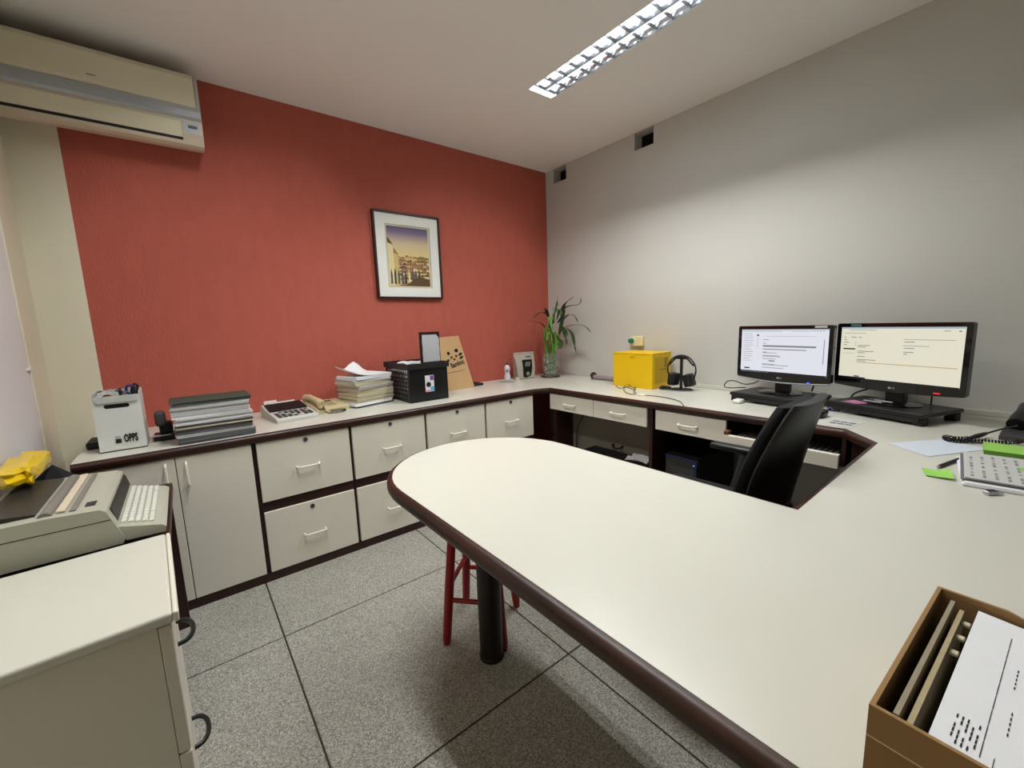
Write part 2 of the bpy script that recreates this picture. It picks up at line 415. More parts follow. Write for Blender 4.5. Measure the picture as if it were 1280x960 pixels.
# ------------------------------------------------------------------ worktops
EDGE = [(-0.004, CT-0.0006), (0.006, CT-0.001), (0.014, CT-0.006), (0.018, CT-0.014), (0.018, CT-0.028), (0.014, CT-0.036), (0.006, CT-0.040), (-0.004, CT-0.040)]
def worktop(name, label, outline, path, loc, em):
    t = thing(name, label, 'worktop', loc)
    b = prism(BM(), outline, 2, CT-0.028, CT)
    obj('surface', b, M_LAM, t)
    obj('edging', sweep_edge(BM(), path, EDGE), em, t, smooth=True)
    return t
XA = -0.775
wt = worktop('worktop', 'long ivory laminate worktop with mahogany edge along red wall', [(-3.10, -0.003), (-3.10, -0.628), (XA, -0.628), (XA, -0.003)],
             [(XA, -0.628), (-3.10, -0.628)][::-1], (-1.93, -0.3, CT-0.03), M_BROWNX)
XI, YI = -0.642, -0.672
cor = worktop('corner_worktop', 'square corner worktop panel under the potted bamboo', [(XA+0.0015, -0.003), (XA+0.0015, -0.628), (XI, YI), (-0.003, YI), (-0.003, -0.003)],
              [(XA+0.0015, -0.628), (XI, YI)], (-0.35, -0.3, CT-0.03), M_BROWNX)
# U-shaped desk: run along the grey wall, bridge and rounded peninsula
PX0, PX1, PYE = -2.268, -1.602, -3.45
rc = (PX1-PX0)/2; pcx = (PX0+PX1)/2; pcy = -1.752
arc = [(pcx+rc*math.cos(a), pcy+rc*math.sin(a)) for a in [PI*i/28 for i in range(29)]]
inner = [(XI, YI-0.0015), (XI, -2.412), (-0.80, -2.541), (PX1, -2.541)]
path = inner+arc+[(PX0, PYE)]
outline = [(-0.003, YI-0.0015)]+path+[(-0.003, PYE)]
t = thing('desk', 'large U-shaped ivory laminate desk with rounded peninsula and mahogany edge', 'desk', (-1.2, -2.5, 0))
DESK = t
obj('surface', prism(BM(), outline[::-1], 2, CT-0.028, CT), M_LAM, t)
obj('edging', sweep_edge(BM(), path, EDGE), M_BROWN, t, smooth=True)
b = cyl(BM(), (-1.952, -1.712, 0.0), (-1.952, -1.712, CT-0.03), 0.043, n=28)
obj('leg', b, mat('near black stained wood', (26, 13, 11), rough=0.4), t, smooth=True)
obj('leg_foot', lathe(BM(), [(0.046, 0.0), (0.046, 0.010), (0.044, 0.014)], (-1.952, -1.712), 28), M_BLACK, t)
obj('upstand', box(BM(), -0.02, -0.001, PYE, -1.31, CT+0.0002, CT+0.026, 0.003), M_LAM, t)
for (ya, yb) in ((-0.735, -0.715), (-1.525, -1.503), (-2.455, -2.435)):
    obj('support_panel', box(BM(), -0.645, -0.02, ya, yb, 0.0, CT-0.03), M_DKB, t)
mp_ = obj('modesty_panel', box(BM(), -0.47, -0.45, -1.502, -0.736, 0.02, 0.598), M_TAUPE, t)
obj('pull', tube(BM(), [(-0.4705, -1.115, 0.372), (-0.490, -1.117, 0.362), (-0.497, -1.14, 0.352), (-0.497, -1.165, 0.352), (-0.490, -1.188, 0.362), (-0.4705, -1.19, 0.372)], 0.0055, 8), M_BLACK, mp_, smooth=True)
# panel below the angled inner corner and below the bridge
b = prism(BM(), [(-0.655, -2.456), (-0.80, -2.575), (-0.79, -2.59), (-0.64, -2.47)], 2, 0.0, CT-0.03)
obj('corner_panel', b, M_DKB, t)
obj('bridge_panel', box(BM(), PX1+0.02, -0.79, -2.60, -2.58, 0.0, CT-0.03), M_DKB, t)
obj('end_panel', box(BM(), PX0+0.03, -0.05, PYE+0.03, PYE+0.05, 0.0, CT-0.03), M_DKB, t)

# ------------------------------------------------------------------ cabinets below the red wall
YF = -0.632
def wire_handle(bm, c, along, out, L=0.10, off=0.028, r=0.0045):
    c, a, o = Vector(c), Vector(along), Vector(out)
    pts = [c-a*L/2, c-a*L/2+o*off*0.7, c-a*(L/2-0.006)+o*off*0.95, c-a*(L/2-0.016)+o*off, c+a*(L/2-0.016)+o*off, c+a*(L/2-0.006)+o*off*0.95, c+a*L/2+o*off*0.7, c+a*L/2]
    return tube(bm, pts, r, 8)
def lock(c, out, parent):
    c, o = Vector(c), Vector(out)
    k = obj('lock', cyl(BM(), c, c+o*0.004, 0.0105, n=16), M_CKEY, parent, smooth=True)
    return k
cols = [(-2.50, -2.0763), (-2.060, -1.636), (-1.620, -1.200), (-1.184, -0.7756)]
for k, (xa, xb) in enumerate(cols):
    t = thing('filing_cabinet', ['ivory two-drawer filing cabinet under the printing calculator', 'ivory two-drawer filing cabinet under the pile of curled papers',
              'ivory two-drawer filing cabinet under the black basket and kraft bag', 'ivory two-drawer filing cabinet under the bottle, closest to the corner'][k], 'cabinet', ((xa+xb)/2, -0.32, 0), 0, 'two-drawer filing cabinets')
    obj('carcass', box(BM(), xa-0.018 if k == 0 else xa-0.008, xb+0.008 if k < 3 else xb, -0.612, -0.01, 0.0, CT-0.029), M_DKB, t)
    obj('plinth', box(BM(), xa-0.018 if k == 0 else xa-0.008, xb+0.008 if k < 3 else xb, -0.628, -0.612, 0.0, 0.043), M_DKB, t)
    obj('rail', box(BM(), xa-0.006, xb+0.006, -0.622, -0.612, 0.352, 0.404), M_BROWNX if k == 0 else M_DKB, t)
    for (za, zb, zl, zh) in ((0.404, 0.697, 0.676, 0.545), (0.046, 0.352, 0.326, 0.190)):
        d = obj('drawer', box(BM(), xa, xb, YF, -0.6125, za, zb, 0.0015, 1), M_LAMV, t)
        xc = (xa+xb)/2
        obj('handle', wire_handle(BM(), (xc, YF, zh), (1, 0, 0), (0, -1, 0)), M_WMETAL, d, smooth=True)
        lock((xc, YF, zl), (0, -1, 0), d)
t = thing('cupboard', 'ivory two-door cupboard under the white box and document stack', 'cabinet', (-2.8, -0.32, 0))
obj('carcass', box(BM(), -3.085, -2.519, -0.612, -0.01, 0.0, CT-0.029), M_DKB, t)
obj('plinth', box(BM(), -3.085, -2.519, -0.628, -0.612, 0.0, 0.043), M_DKB, t)
for (xa, xb, hx, za, zb) in ((-3.083, -2.7985, -2.83, 0.575, 0.675), (-2.7955, -2.5195, -2.762, 0.570, 0.670)):
    d = obj('door', box(BM(), xa, xb, YF, -0.6125, 0.046, 0.697, 0.0015, 1), M_LAMV, t)
    obj('handle', wire_handle(BM(), (hx, YF, (za+zb)/2), (0, 0, 1), (0, -1, 0)), M_WMETAL, d, smooth=True)

# ------------------------------------------------------------------ drawers below the desk run on the grey wall
XF = -0.648
def desk_drawers(label, spans, ends, loc):
    t = thing('drawer_unit', label, 'drawer unit', loc, 0, 'shallow drawers below the desk')
    obj('carcass', box(BM(), -0.63, -0.06, ends[0], ends[1], 0.600, CT-0.0295), M_DKB, t)
    for (ya, yb) in spans:
        d = obj('drawer', box(BM(), XF, -0.6305, ya, yb, 0.585, 0.698, 0.0015, 1), M_LAMV, t)
        yc = (ya+yb)/2
        obj('handle', wire_handle(BM(), (XF, yc, 0.640), (0, 1, 0), (-1, 0, 0)), M_WMETAL, d, smooth=True)
desk_drawers('hanging pair of shallow ivory drawers beside the room corner', [(-1.083, -0.676), (-1.488, -1.086)], (-1.50, -0.738), (-0.35, -1.1, 0.6))
desk_drawers('single shallow ivory drawer beside the keyboard tray', [(-1.938, -1.545)], (-1.93, -1.528), (-0.35, -1.73, 0.6))
# keyboard tray
t = thing('keyboard_tray', 'pull-out ivory keyboard tray below the desk in front of monitors', 'tray', (-0.45, -2.18, 0.575))
obj('board', box(BM(), -0.675, -0.16, -2.405, -1.955, 0.582, 0.598), M_DKB, t)
obj('front', box(BM(), -0.700, -0.676, -2.408, -1.950, 0.580, 0.640, 0.003), M_LAMV, t)
obj('runner', box(BM(), -0.66, -0.10, -1.955, -1.942, 0.583, 0.640), M_DKB, t)
obj('wood_block', box(BM(), -0.700, -0.665, -1.972, -1.952, 0.6405, 0.658, 0.001, 1), M_ORANGE, t)
obj('runner', box(BM(), -0.66, -0.10, -2.420, -2.406, 0.583, CT-0.03), M_DKB, t)
kb = thing('keyboard', 'black computer keyboard on the pull-out tray', 'keyboard', (-0.55, -2.18, 0.5985))
obj('case', box(BM(), -0.655, -0.51, -2.395, -1.965, 0.5985, 0.618, 0.004), M_BLACK, kb)
b = BM()
for r in range(6):
    for c in range(20):
        y = -1.98-c*0.0205; x = -0.644+r*0.0215
        box(b, x, x+0.017, y-0.0165, y, 0.618, 0.626, 0.002, 1)
o = obj('keys', b, M_CKEY, kb); o['kind'] = 'stuff'
b = BM()
for r in range(6):
    for c in range(20):
        y = -1.98-c*0.0205; x = -0.644+r*0.0215
        quad(b, (x+0.006, y-0.005, 0.6263), (x+0.006, y-0.0105, 0.6263), (x+0.011, y-0.0105, 0.6263), (x+0.011, y-0.005, 0.6263))
o = obj('key_legends', b, M_PAPERG, kb); o['kind'] = 'stuff'
# computer under the desk
t = thing('computer', 'black computer case with painted blue edge reflections standing under the desk', 'computer', (-0.36, -1.66, 0))
obj('case', box(BM(), -0.55, -0.12, -1.76, -1.565, 0.012, 0.43, 0.004), M_BLACKM, t)
f = obj('front_panel', box(BM(), -0.572, -0.5505, -1.762, -1.563, 0.012, 0.432, 0.005), M_GLOSS, t)
obj('blue_reflection', box(BM(), -0.575, -0.571, -1.758, -1.567, 0.412, 0.426, 0.001), M_BLUEREFL, f)  # blue reflection along the case edges, laid on as coloured strips
obj('blue_reflection', box(BM(), -0.575, -0.571, -1.758, -1.750, 0.03, 0.405, 0.001), M_BLUEREFL, f)
obj('power_light', cyl(BM(), (-0.572, -1.74, 0.395), (-0.576, -1.74, 0.395), 0.004, n=10), M_LEDB, f)
obj('drive_bay', box(BM(), -0.574, -0.571, -1.74, -1.59, 0.33, 0.37, 0.001), M_CKEY, f)
for yy in (-1.74, -1.59):
    obj('foot', box(BM(), -0.50, -0.17, yy-0.012, yy+0.012, 0.0, 0.012), M_BLACK, t)
# low dark drawer box below the first drawers
t = thing('under_desk_box', 'dark low storage box on the floor under the shallow drawers', 'box', (-0.54, -1.21, 0))
obj('body', box(BM(), -0.605, -0.478, -1.47, -0.96, 0.0, 0.315, 0.003), M_TAUPE, t)
obj('lid', box(BM(), -0.612, -0.476, -1.475, -0.955, 0.3155, 0.328, 0.002), M_BLACKM, t)
tag(obj('loose_papers', sheet(BM(), [[(-0.60+0.012*i, -1.46+0.04*j, 0.345+0.010*math.sin(i*1.3+j)) for j in range(5)] for i in range(10)], 0.004), M_PAPERG, origin=(-0.54, -1.38, 0.330)),
    'crumpled grey paper lying on the dark low storage box', 'paper')
tag(obj('hanging_cable', tube(BM(), [(-0.50, -0.900, 0.594), (-0.50, -0.86, 0.53), (-0.50, -0.81, 0.44), (-0.50, -0.795, 0.30), (-0.50, -0.80, 0.006)], 0.004, 8, 6), M_BLACK, origin=(-0.50, -0.80, 0.0)),
    'black cable hanging down below the shallow drawers', 'cable')

# ------------------------------------------------------------------ air conditioner on the red wall
t = thing('air_conditioner', 'aged cream split air conditioner with silver band high on red wall', 'air conditioner', (-2.85, 0.0, 2.13))
AX0, AX1 = -3.205, -2.512
prof = [(-0.001, 2.172), (-0.09, 2.138), (-0.150, 2.130), (-0.172, 2.140), (-0.188, 2.185), (-0.196, 2.24), (-0.198, 2.30), (-0.196, 2.438), (-0.178, 2.462), (-0.001, 2.468)]
o = obj('body', prism(BM(), prof, 0, AX0, AX1), M_ACP, t)
obj('front_panel', prism(BM(), [(-0.197, 2.300), (-0.207, 2.306), (-0.210, 2.32), (-0.209, 2.43), (-0.200, 2.448), (-0.188, 2.455), (-0.195, 2.44)], 0, AX0, AX1-0.018), M_ACW, t)
obj('silver_band', prism(BM(), [(-0.194, 2.302), (-0.207, 2.302), (-0.211, 2.284), (-0.207, 2.258), (-0.199, 2.247), (-0.190, 2.247)], 0, AX0, AX1-0.003), M_SILVER, t)
obj('end_trim', box(BM(), AX1-0.0175, AX1-0.009, -0.204, -0.18, 2.303, 2.448, 0.003), M_SILVER, t)
obj('air_flap', prism(BM(), [(-0.1935, 2.232), (-0.200, 2.232), (-0.195, 2.196), (-0.1855, 2.166), (-0.181, 2.166)], 0, AX0, AX1-0.085), M_ACW, t)
obj('air_slot', prism(BM(), [(-0.170, 2.164), (-0.1845, 2.1655), (-0.1815, 2.1575), (-0.172, 2.152)], 0, AX0, AX1-0.083), M_INK, t)
d = obj('display_window', prism(BM(), [(-0.1935, 2.236), (-0.1975, 2.236), (-0.1905, 2.186), (-0.186, 2.19)], 0, AX1-0.078, AX1-0.014), M_SILVER, t)
obj('display_mark', prism(BM(), [(-0.1965, 2.222), (-0.1985, 2.222), (-0.197, 2.210), (-0.195, 2.210)], 0, AX1-0.058, AX1-0.022), M_PAPERD, d)
obj('maker_mark', box(BM(), -2.905, -2.875, -0.2106, -0.2096, 2.3380, 2.3425), M_INKG, t)

# ------------------------------------------------------------------ framed picture
t = thing('framed_picture', 'framed town view print with wide white mat on red wall', 'picture', (-1.372, -0.01, 1.42))
FX0, FX1, FZ0, FZ1 = -1.625, -1.122, 1.415, 2.005
fw = 0.014
for nm, a in (('frame_side', (FX0, FX0+fw, FZ0, FZ1)), ('frame_side', (FX1-fw, FX1, FZ0, FZ1)), ('frame_rail', (FX0+fw, FX1-fw, FZ0, FZ0+fw)), ('frame_rail', (FX0+fw, FX1-fw, FZ1-fw, FZ1))):
    obj(nm, box(BM(), a[0], a[1], -0.034, -0.004, a[2], a[3], 0.002, 1), M_DKB, t)
obj('backing', box(BM(), FX0+fw, FX1-fw, -0.010, -0.004, FZ0+fw, FZ1-fw), M_PAPERD, t)
IX0, IX1, IZ0, IZ1 = -1.542, -1.202, 1.492, 1.922
b = BM()
for a in ((FX0+fw, IX0, FZ0+fw, FZ1-fw), (IX1, FX1-fw, FZ0+fw, FZ1-fw), (IX0, IX1, FZ0+fw, IZ0), (IX0, IX1, IZ1, FZ1-fw)):
    box(b, a[0], a[1], -0.0225, -0.016, a[2], a[3])
obj('mat', b, mat('white picture mat', (236, 236, 232), rough=0.7), t)
obj('inner_margin', box(BM(), IX0, IX1, -0.0150, -0.0105, IZ0, IZ1), mat('cream print margin', (206, 200, 176), rough=0.6), t)
m = mat('print sky', (200, 180, 130), rough=0.5)
nt = m.node_tree; tc = nt.nodes.new('ShaderNodeTexCoord'); sp = nt.nodes.new('ShaderNodeSeparateXYZ'); rp = nt.nodes.new('ShaderNodeValToRGB')
nt.links.new(tc.outputs['Generated'], sp.inputs[0]); nt.links.new(sp.outputs['Z'], rp.inputs[0]); nt.links.new(rp.outputs[0], nt.nodes['Principled BSDF'].inputs['Base Color'])
e = rp.color_ramp.elements; e[0].position = 0.42; e[0].color = lin((226, 206, 132)); e[1].position = 1.0; e[1].color = lin((74, 62, 98))
q = e.new(0.72); q.color = lin((206, 186, 150)); q = e.new(0.9); q.color = lin((120, 100, 134))
SX0, SX1, SZ0, SZ1 = IX0+0.014, IX1-0.016, IZ0+0.014, IZ1-0.012
pr_ = obj('print', box(BM(), SX0, SX1, -0.0166, -0.0151, SZ0, SZ1), m, t)
cols_ = [mat('print %d' % i, c, rough=0.5) for i, c in enumerate([(206, 178, 110), (150, 112, 60), (92, 66, 40), (70, 82, 92), (224, 208, 160), (52, 46, 44), (166, 122, 92), (110, 96, 60)])]
rnd = random.Random(3)
def flatpoly(pts, y): 
    bm = BM(); bm.faces.new([bm.verts.new((p[0], y, p[1])) for p in pts]); bmesh.ops.recalc_face_normals(bm, faces=bm.faces[:])
    return bm
b = BM(); W_ = SX1-SX0; H_ = SZ1-SZ0
def add_poly(bm, pts, y, mi):
    f = bm.faces.new([bm.verts.new((p[0], y, p[1])) for p in pts]); f.material_index = mi
    f.normal_update()
    if f.normal.y > 0: f.normal_flip()
add_poly(b, [(SX0, SZ0), (SX1, SZ0), (SX1, SZ0+H_*0.50), (SX0+W_*0.8, SZ0+H_*0.52), (SX0+W_*0.5, SZ0+H_*0.47), (SX0+W_*0.2, SZ0+H_*0.49), (SX0, SZ0+H_*0.5)], -0.01675, 7)
dy = 0
for row in range(7):
    z = SZ0+H_*(0.44-row*0.062)
    x = SX0
    while x < SX1-0.006:
        w = rnd.uniform(0.018, 0.042); h = rnd.uniform(0.018, 0.036); xe = min(x+w, SX1)
        add_poly(b, [(x, z-0.02), (xe, z-0.02), (xe, z+h*0.6), (x, z+h*0.6)], -0.0168-row*0.00001, rnd.choice([0, 4, 0, 1, 6]))
        add_poly(b, [(x, z+h*0.6), (xe, z+h*0.6), (xe-w*0.15, z+h), (x+w*0.15, z+h)], -0.01681-row*0.00001, rnd.choice([1, 2, 2, 6]))
        for _ in range(2):
            wx = rnd.uniform(x, max(x, xe-0.006)); add_poly(b, [(wx, z-0.01), (wx+0.005, z-0.01), (wx+0.005, z), (wx, z)], -0.01682-row*0.00001, rnd.choice([3, 5, 2]))
        x += w
add_poly(b, [(SX0, SZ0), (SX0+W_*0.13, SZ0), (SX0+W_*0.13, SZ0+H_*0.62), (SX0+W_*0.09, SZ0+H_*0.68), (SX0, SZ0+H_*0.72)], -0.0171, 4)
add_poly(b, [(SX0, SZ0+H_*0.72), (SX0+W_*0.13, SZ0+H_*0.69), (SX0+W_*0.03, SZ0+H_*0.80), (SX0, SZ0+H_*0.81)], -0.01711, 2)
add_poly(b, [(SX0+W_*0.12, SZ0), (SX0+W_*0.24, SZ0), (SX0+W_*0.24, SZ0+H_*0.52), (SX0+W_*0.12, SZ0+H_*0.56)], -0.01705, 0)
add_poly(b, [(SX0+W_*0.11, SZ0+H_*0.56), (SX0+W_*0.26, SZ0+H_*0.52), (SX0+W_*0.14, SZ0+H_*0.64)], -0.01706, 1)
for i in range(9):
    x = SX0+W_*(0.03+i*0.085)
    add_poly(b, [(x, SZ0+H_*0.03), (x+W_*0.045, SZ0+H_*0.03), (x+W_*0.045, SZ0+H_*(0.16+0.1*rnd.random())), (x+W_*0.02, SZ0+H_*0.30), (x, SZ0+H_*0.2)], -0.01715, rnd.choice([3, 5, 3, 4]))
add_poly(b, [(SX0+W_*0.35, SZ0), (SX1, SZ0), (SX1, SZ0+H_*0.12), (SX0+W_*0.72, SZ0+H_*0.17)], -0.0172, 2)
o = obj('printed_town', b, cols_, pr_); o['kind'] = 'stuff'

# ------------------------------------------------------------------ wall outlet
t = thing('wall_outlet', 'cream surface outlet with green plug on grey wall', 'outlet', (-0.001, -0.967, 1.015))
obj('plate', box(BM(), -0.030, -0.001, -1.034, -0.925, 1.012, 1.086, 0.004), M_OUT, t)
pg = obj('plug', cyl(BM(), (-0.0305, -0.945, 1.053), (-0.060, -0.945, 1.053), 0.021, 0.017, 16), M_PLUG, t, smooth=True)
obj('plug_ring', cyl(BM(), (-0.030, -0.945, 1.053), (-0.034, -0.945, 1.053), 0.027, n=18), M_WMETAL, t, smooth=True)

# ------------------------------------------------------------------ stacks of documents
ORD = ['bottom', 'second', 'third', 'fourth', 'fifth', 'sixth', 'seventh', 'eighth', 'ninth', 'tenth', 'eleventh', 'twelfth', 'top']
def bundle(cx, cy, z0, z1, w, d, rz, m, label, group, seed, bend=0.0, name='document_bundle'):
    r = random.Random(seed); bm = BM()
    n = max(3, int((z1-z0)/0.0035)); n = min(n, 9)
    for i in range(n):      # sheets and sub-folders that stick out by different amounts
        a = z0+(z1-z0)*i/n; c = z0+(z1-z0)*(i+1)/n-(0.0003 if i < n-1 else 0)
        ox, oy = r.uniform(-0.003, 0.003), r.uniform(-0.004, 0.004)
        M = Matrix.Translation((ox, oy, 0)) @ Matrix.Rotation(r.uniform(-0.010, 0.010), 4, 'Z')
        box(bm, -w/2, w/2, -d/2, d/2, a-z0, c-z0, 0, 1, M)
    for v in bm.verts:
        v.co.z += bend*((abs(v.co.x)/(w/2))**3)*(v.co.z/(z1-z0))
    o = obj(name, bm, m, None, world=False)
    o.location = (cx, cy, z0); o.rotation_euler = (0, 0, rz)
    ROOTM[o] = Matrix.Translation((cx, cy, z0)) @ Matrix.Rotation(rz, 4, 'Z')
    return tag(o, label, 'papers', group)
# left stack, beside the white box
lay = [(0.030, M_PAPERD, 'grey'), (0.010, M_PAPERG, 'grey white'), (0.024, M_PAPERD, 'dark grey'), (0.006, M_PAPERY, 'cream'), (0.012, M_PAPERD, 'grey'), (0.008, M_PAPER, 'thin white'), (0.020, M_PAPERG, 'greyish'), (0.034, M_PAPER, 'thick white'), (0.020, M_PAPERG, 'pale'), (0.012, M_PAPERD, 'grey blue')]
z = CT+0.0005
for i, (h, m, cn) in enumerate(lay):
    bundle(-2.632+random.uniform(-0.006, 0.006)-0.010*i/10, -0.503+random.uniform(-0.005, 0.005), z, z+h, 0.285, 0.205, random.uniform(-0.02, 0.02), m,
           '%s document bundle, %s from the bottom of stack beside white box' % (cn, ORD[i]) if i else 'grey document bundle lying at the bottom of stack beside white box', 'documents stacked beside the white box', 100+i)
    z += h+0.0004
o = tag(obj('folder', box(BM(), -2.79, -2.492, -0.614, -0.400, z, z+0.006, 0.001, 1), M_GREENC, origin=(-2.64, -0.5, z)), 'dark green card folder on top of stack beside white box', 'folder')
# right stack beside the telephone
lay = [(0.010, M_PAPERD, 'grey card'), (0.016, M_PAPER, 'white'), (0.022, M_PAPERY, 'cream'), (0.028, M_PAPERY, 'thick beige'), (0.018, M_PAPERY, 'pale beige'), (0.016, M_PAPERY, 'yellowed'), (0.016, M_PAPERG, 'greyish'), (0.020, M_PAPERY, 'ivory'), (0.018, M_PAPERG, 'pale grey'), (0.018, M_PAPER, 'white glossy')]
z = CT+0.0005; RZ2 = math.radians(17); C2 = (-1.832, -0.225)
for i, (h, m, cn) in enumerate(lay):
    bundle(C2[0]+random.uniform(-0.012, 0.010), C2[1]+random.uniform(-0.010, 0.008), z, z+h, 0.262, 0.205, RZ2+random.uniform(-0.05, 0.05), m,
           '%s document bundle, %s from the bottom of stack beside black basket' % (cn, ORD[i]) if i else 'grey card bundle at the bottom of stack beside black basket', 'documents stacked beside the black basket', 200+i, 0.0)
    z += h+0.0004
g = []
for i in range(9):
    row = []
    for j in range(9):
        u, v = (i/8-0.5)*0.262, (j/8-0.5)*0.205
        hz = 0.055*max(0, (-u/0.131))**2.2*(0.4+0.6*j/8)+0.075*max(0, (v/0.1025))**2*math.exp(-((u-0.0)/0.06)**2)*(1)+0.002
        row.append((u, v, hz))
    g.append(row)
o = obj('curled_sheets', sheet(BM(), g, 0.004), M_PAPER, None, world=False, smooth=True); o.location = (C2[0], C2[1], z+0.003); o.rotation_euler = (0, 0, RZ2)
tag(o, 'curled white sheets bending up on top of stack beside basket', 'papers')

# ------------------------------------------------------------------ white box with desk tools
t = thing('storage_box', 'white open carton with black lettering holding desk tools', 'box', (-2.955, -0.43, CT+0.0005))
bx0, bx1, by0, by1, bz0, bz1 = -3.030, -2.882, -0.512, -0.350, CT+0.0005, 0.972
obj('bottom', box(BM(), bx0, bx1, by0, by1, bz0, bz0+0.004), M_WBOX, t)
fr = BM()   # front with a slot-shaped grip hole
sx0, sx1, sz0, sz1 = -2.997, -2.918, 0.921, 0.938; rr_ = (sz1-sz0)/2; szc = (sz0+sz1)/2
hole = [(sx1-rr_+rr_*math.cos(a), szc+rr_*math.sin(a)) for a in [-PI/2+PI*i/8 for i in range(9)]]+[(sx0+rr_+rr_*math.cos(a), szc+rr_*math.sin(a)) for a in [PI/2+PI*i/8 for i in range(9)]]
hr, hl = hole[:9], hole[9:]
prism(fr, [(bx0, bz0), (bx1, bz0), (bx1, sz0), (hr[0][0], sz0), (hl[-1][0], sz0), (bx0, sz0)], 1, by0, by0+0.003)
prism(fr, [(bx0, bz1), (bx0, sz1), (hl[0][0], sz1), (hr[-1][0], sz1), (bx1, sz1), (bx1, bz1)], 1, by0, by0+0.003)
prism(fr, [(bx1, sz0), (bx1, sz1)]+hr[::-1], 1, by0, by0+0.003)
prism(fr, [(bx0, sz1), (bx0, sz0)]+hl[::-1], 1, by0, by0+0.003)
fo = obj('front', fr, M_WBOX, t)
b = box(BM(), bx0, bx0+0.003, by0+0.003, by1, bz0, bz1+0.010); obj('side', b, M_WBOX, t)
b = box(BM(), bx1-0.003, bx1, by0+0.003, by1, bz0, bz1+0.012); obj('side', b, M_WBOX, t)
obj('back', box(BM(), bx0, bx1, by1-0.003, by1, bz0, bz1+0.012), M_WBOX, t)
quadb = BM(); quad(quadb, (bx0+0.001, by0-0.001, bz1), (bx1-0.001, by0-0.001, bz1), (bx1-0.008, by0-0.008, bz1-0.026), (bx0+0.016, by0-0.008, bz1-0.026))
bmesh.ops.solidify(quadb, geom=quadb.faces[:], thickness=0.0015); obj('folded_flap', quadb, M_WBOX, t)
Mx = frame_m((-2.930, by0-0.0032, 0.789), (1, 0, 0), (0, 0, 1))
obj('lettering', text_bm('OPPS', 0.046, Mx, bold=0.0018, sx=0.42), M_INK, fo)
obj('printed_mark', box(BM(), -2.978, -2.960, by0-0.0035, by0-0.003, 0.774, 0.792), M_INK, fo)
obj('printed_mark', box(BM(), -2.978, -2.962, by0-0.0035, by0-0.003, 0.799, 0.802), M_INKG, fo)
# tools standing in the box
def pen(p0, p1, m, label, r=0.0042, name='pen'):
    a, c = Vector(p0), Vector(p1); d = (c-a)
    t = thing(name, label, 'pen', p0)
    obj('barrel', cyl(BM(), a+d*0.08, a+d*0.82, r, n=10), m, t, smooth=True)
    obj('tip', cyl(BM(), a, a+d*0.08, r*0.25, r*0.9, 10), M_CHROME, t, smooth=True)
    obj('cap', cyl(BM(), a+d*0.82, c, r*1.12, r*1.0, 10), M_INK if m is not M_INK else M_CKEY, t, smooth=True)
pen((-2.915, -0.45, bz0+0.0045), (-2.898, -0.46, 0.998), M_BLUEP, 'blue pen leaning in the white carton')
pen((-2.905, -0.42, bz0+0.0045), (-2.890, -0.43, 1.004), M_PAPER, 'white pen leaning in the white carton')
pen((-2.955, -0.40, bz0+0.0045), (-2.950, -0.395, 0.992), M_SILVER, 'silver pen standing in the white carton', 0.005)
t = thing('scissors', 'scissors with blue handles leaning in the white carton', 'scissors', (-2.912, -0.39, bz0+0.006))
b = BM(); tube(b, [(-2.915, -0.39, 0.955), (-2.930, -0.395, 0.975), (-2.925, -0.40, 1.000), (-2.905, -0.40, 0.995), (-2.908, -0.392, 0.965), (-2.913, -0.39, 0.957)], 0.0045, 8, 5); obj('handle', b, M_BLUEP, t, smooth=True)
b = BM(); tube(b, [(-2.913, -0.388, 0.955), (-2.900, -0.384, 0.965), (-2.893, -0.38, 0.995), (-2.905, -0.378, 1.003), (-2.915, -0.384, 0.975), (-2.914, -0.388, 0.957)], 0.0045, 8, 5); obj('handle', b, M_INK, t, smooth=True)
obj('blade', box(BM(), -2.918, -2.910, -0.391, -0.389, bz0+0.006, 0.956), M_CHROME, t)
t = thing('tape_roll', 'grey brown tape roll resting on tools in the white carton', 'tape', (-2.99, -0.45, 0.93))
Mr = Matrix.Translation((-2.988, -0.46, 0.955)) @ Matrix.Rotation(math.radians(62), 4, 'X') @ Matrix.Rotation(0.3, 4, 'Y')
b = lathe(BM(), [(0.020, -0.011), (0.034, -0.011), (0.034, 0.011), (0.020, 0.011), (0.020, -0.011)], n=24, close=False); b.transform(Mr); obj('tape', b, mat('brown grey tape', (98, 84, 76), rough=0.3), t, smooth=True)
b = lathe(BM(), [(0.0175, -0.0112), (0.0198, -0.0112), (0.0198, 0.0112), (0.0175, 0.0112), (0.0175, -0.0112)], n=24, close=False); b.transform(Mr); obj('core', b, M_KRAFT, t, smooth=True)
g = [[(-3.026+0.015*i, -0.40+0.012*j, 0.982+0.009*math.sin(i*1.7+j*1.1)) for j in range(4)] for i in range(8)]
tag(obj('crumpled_foil', sheet(BM(), g, 0.002), M_SILVER, origin=(-2.98, -0.39, 0.975), smooth=True), 'crumpled silver wrapper at the mouth of the white carton', 'wrapper')
tag(obj('slot_darkener', box(BM(), bx0+0.006, bx1-0.012, by0+0.006, by0+0.020, bz0+0.0045, 0.944, 0.002), M_BLACKM, origin=(-2.96, by0+0.013, bz0+0.005)), 'black slab added to darken the grip slot of the white carton', 'slot_darkener')  # black slab added behind the slot so the opening looks dark
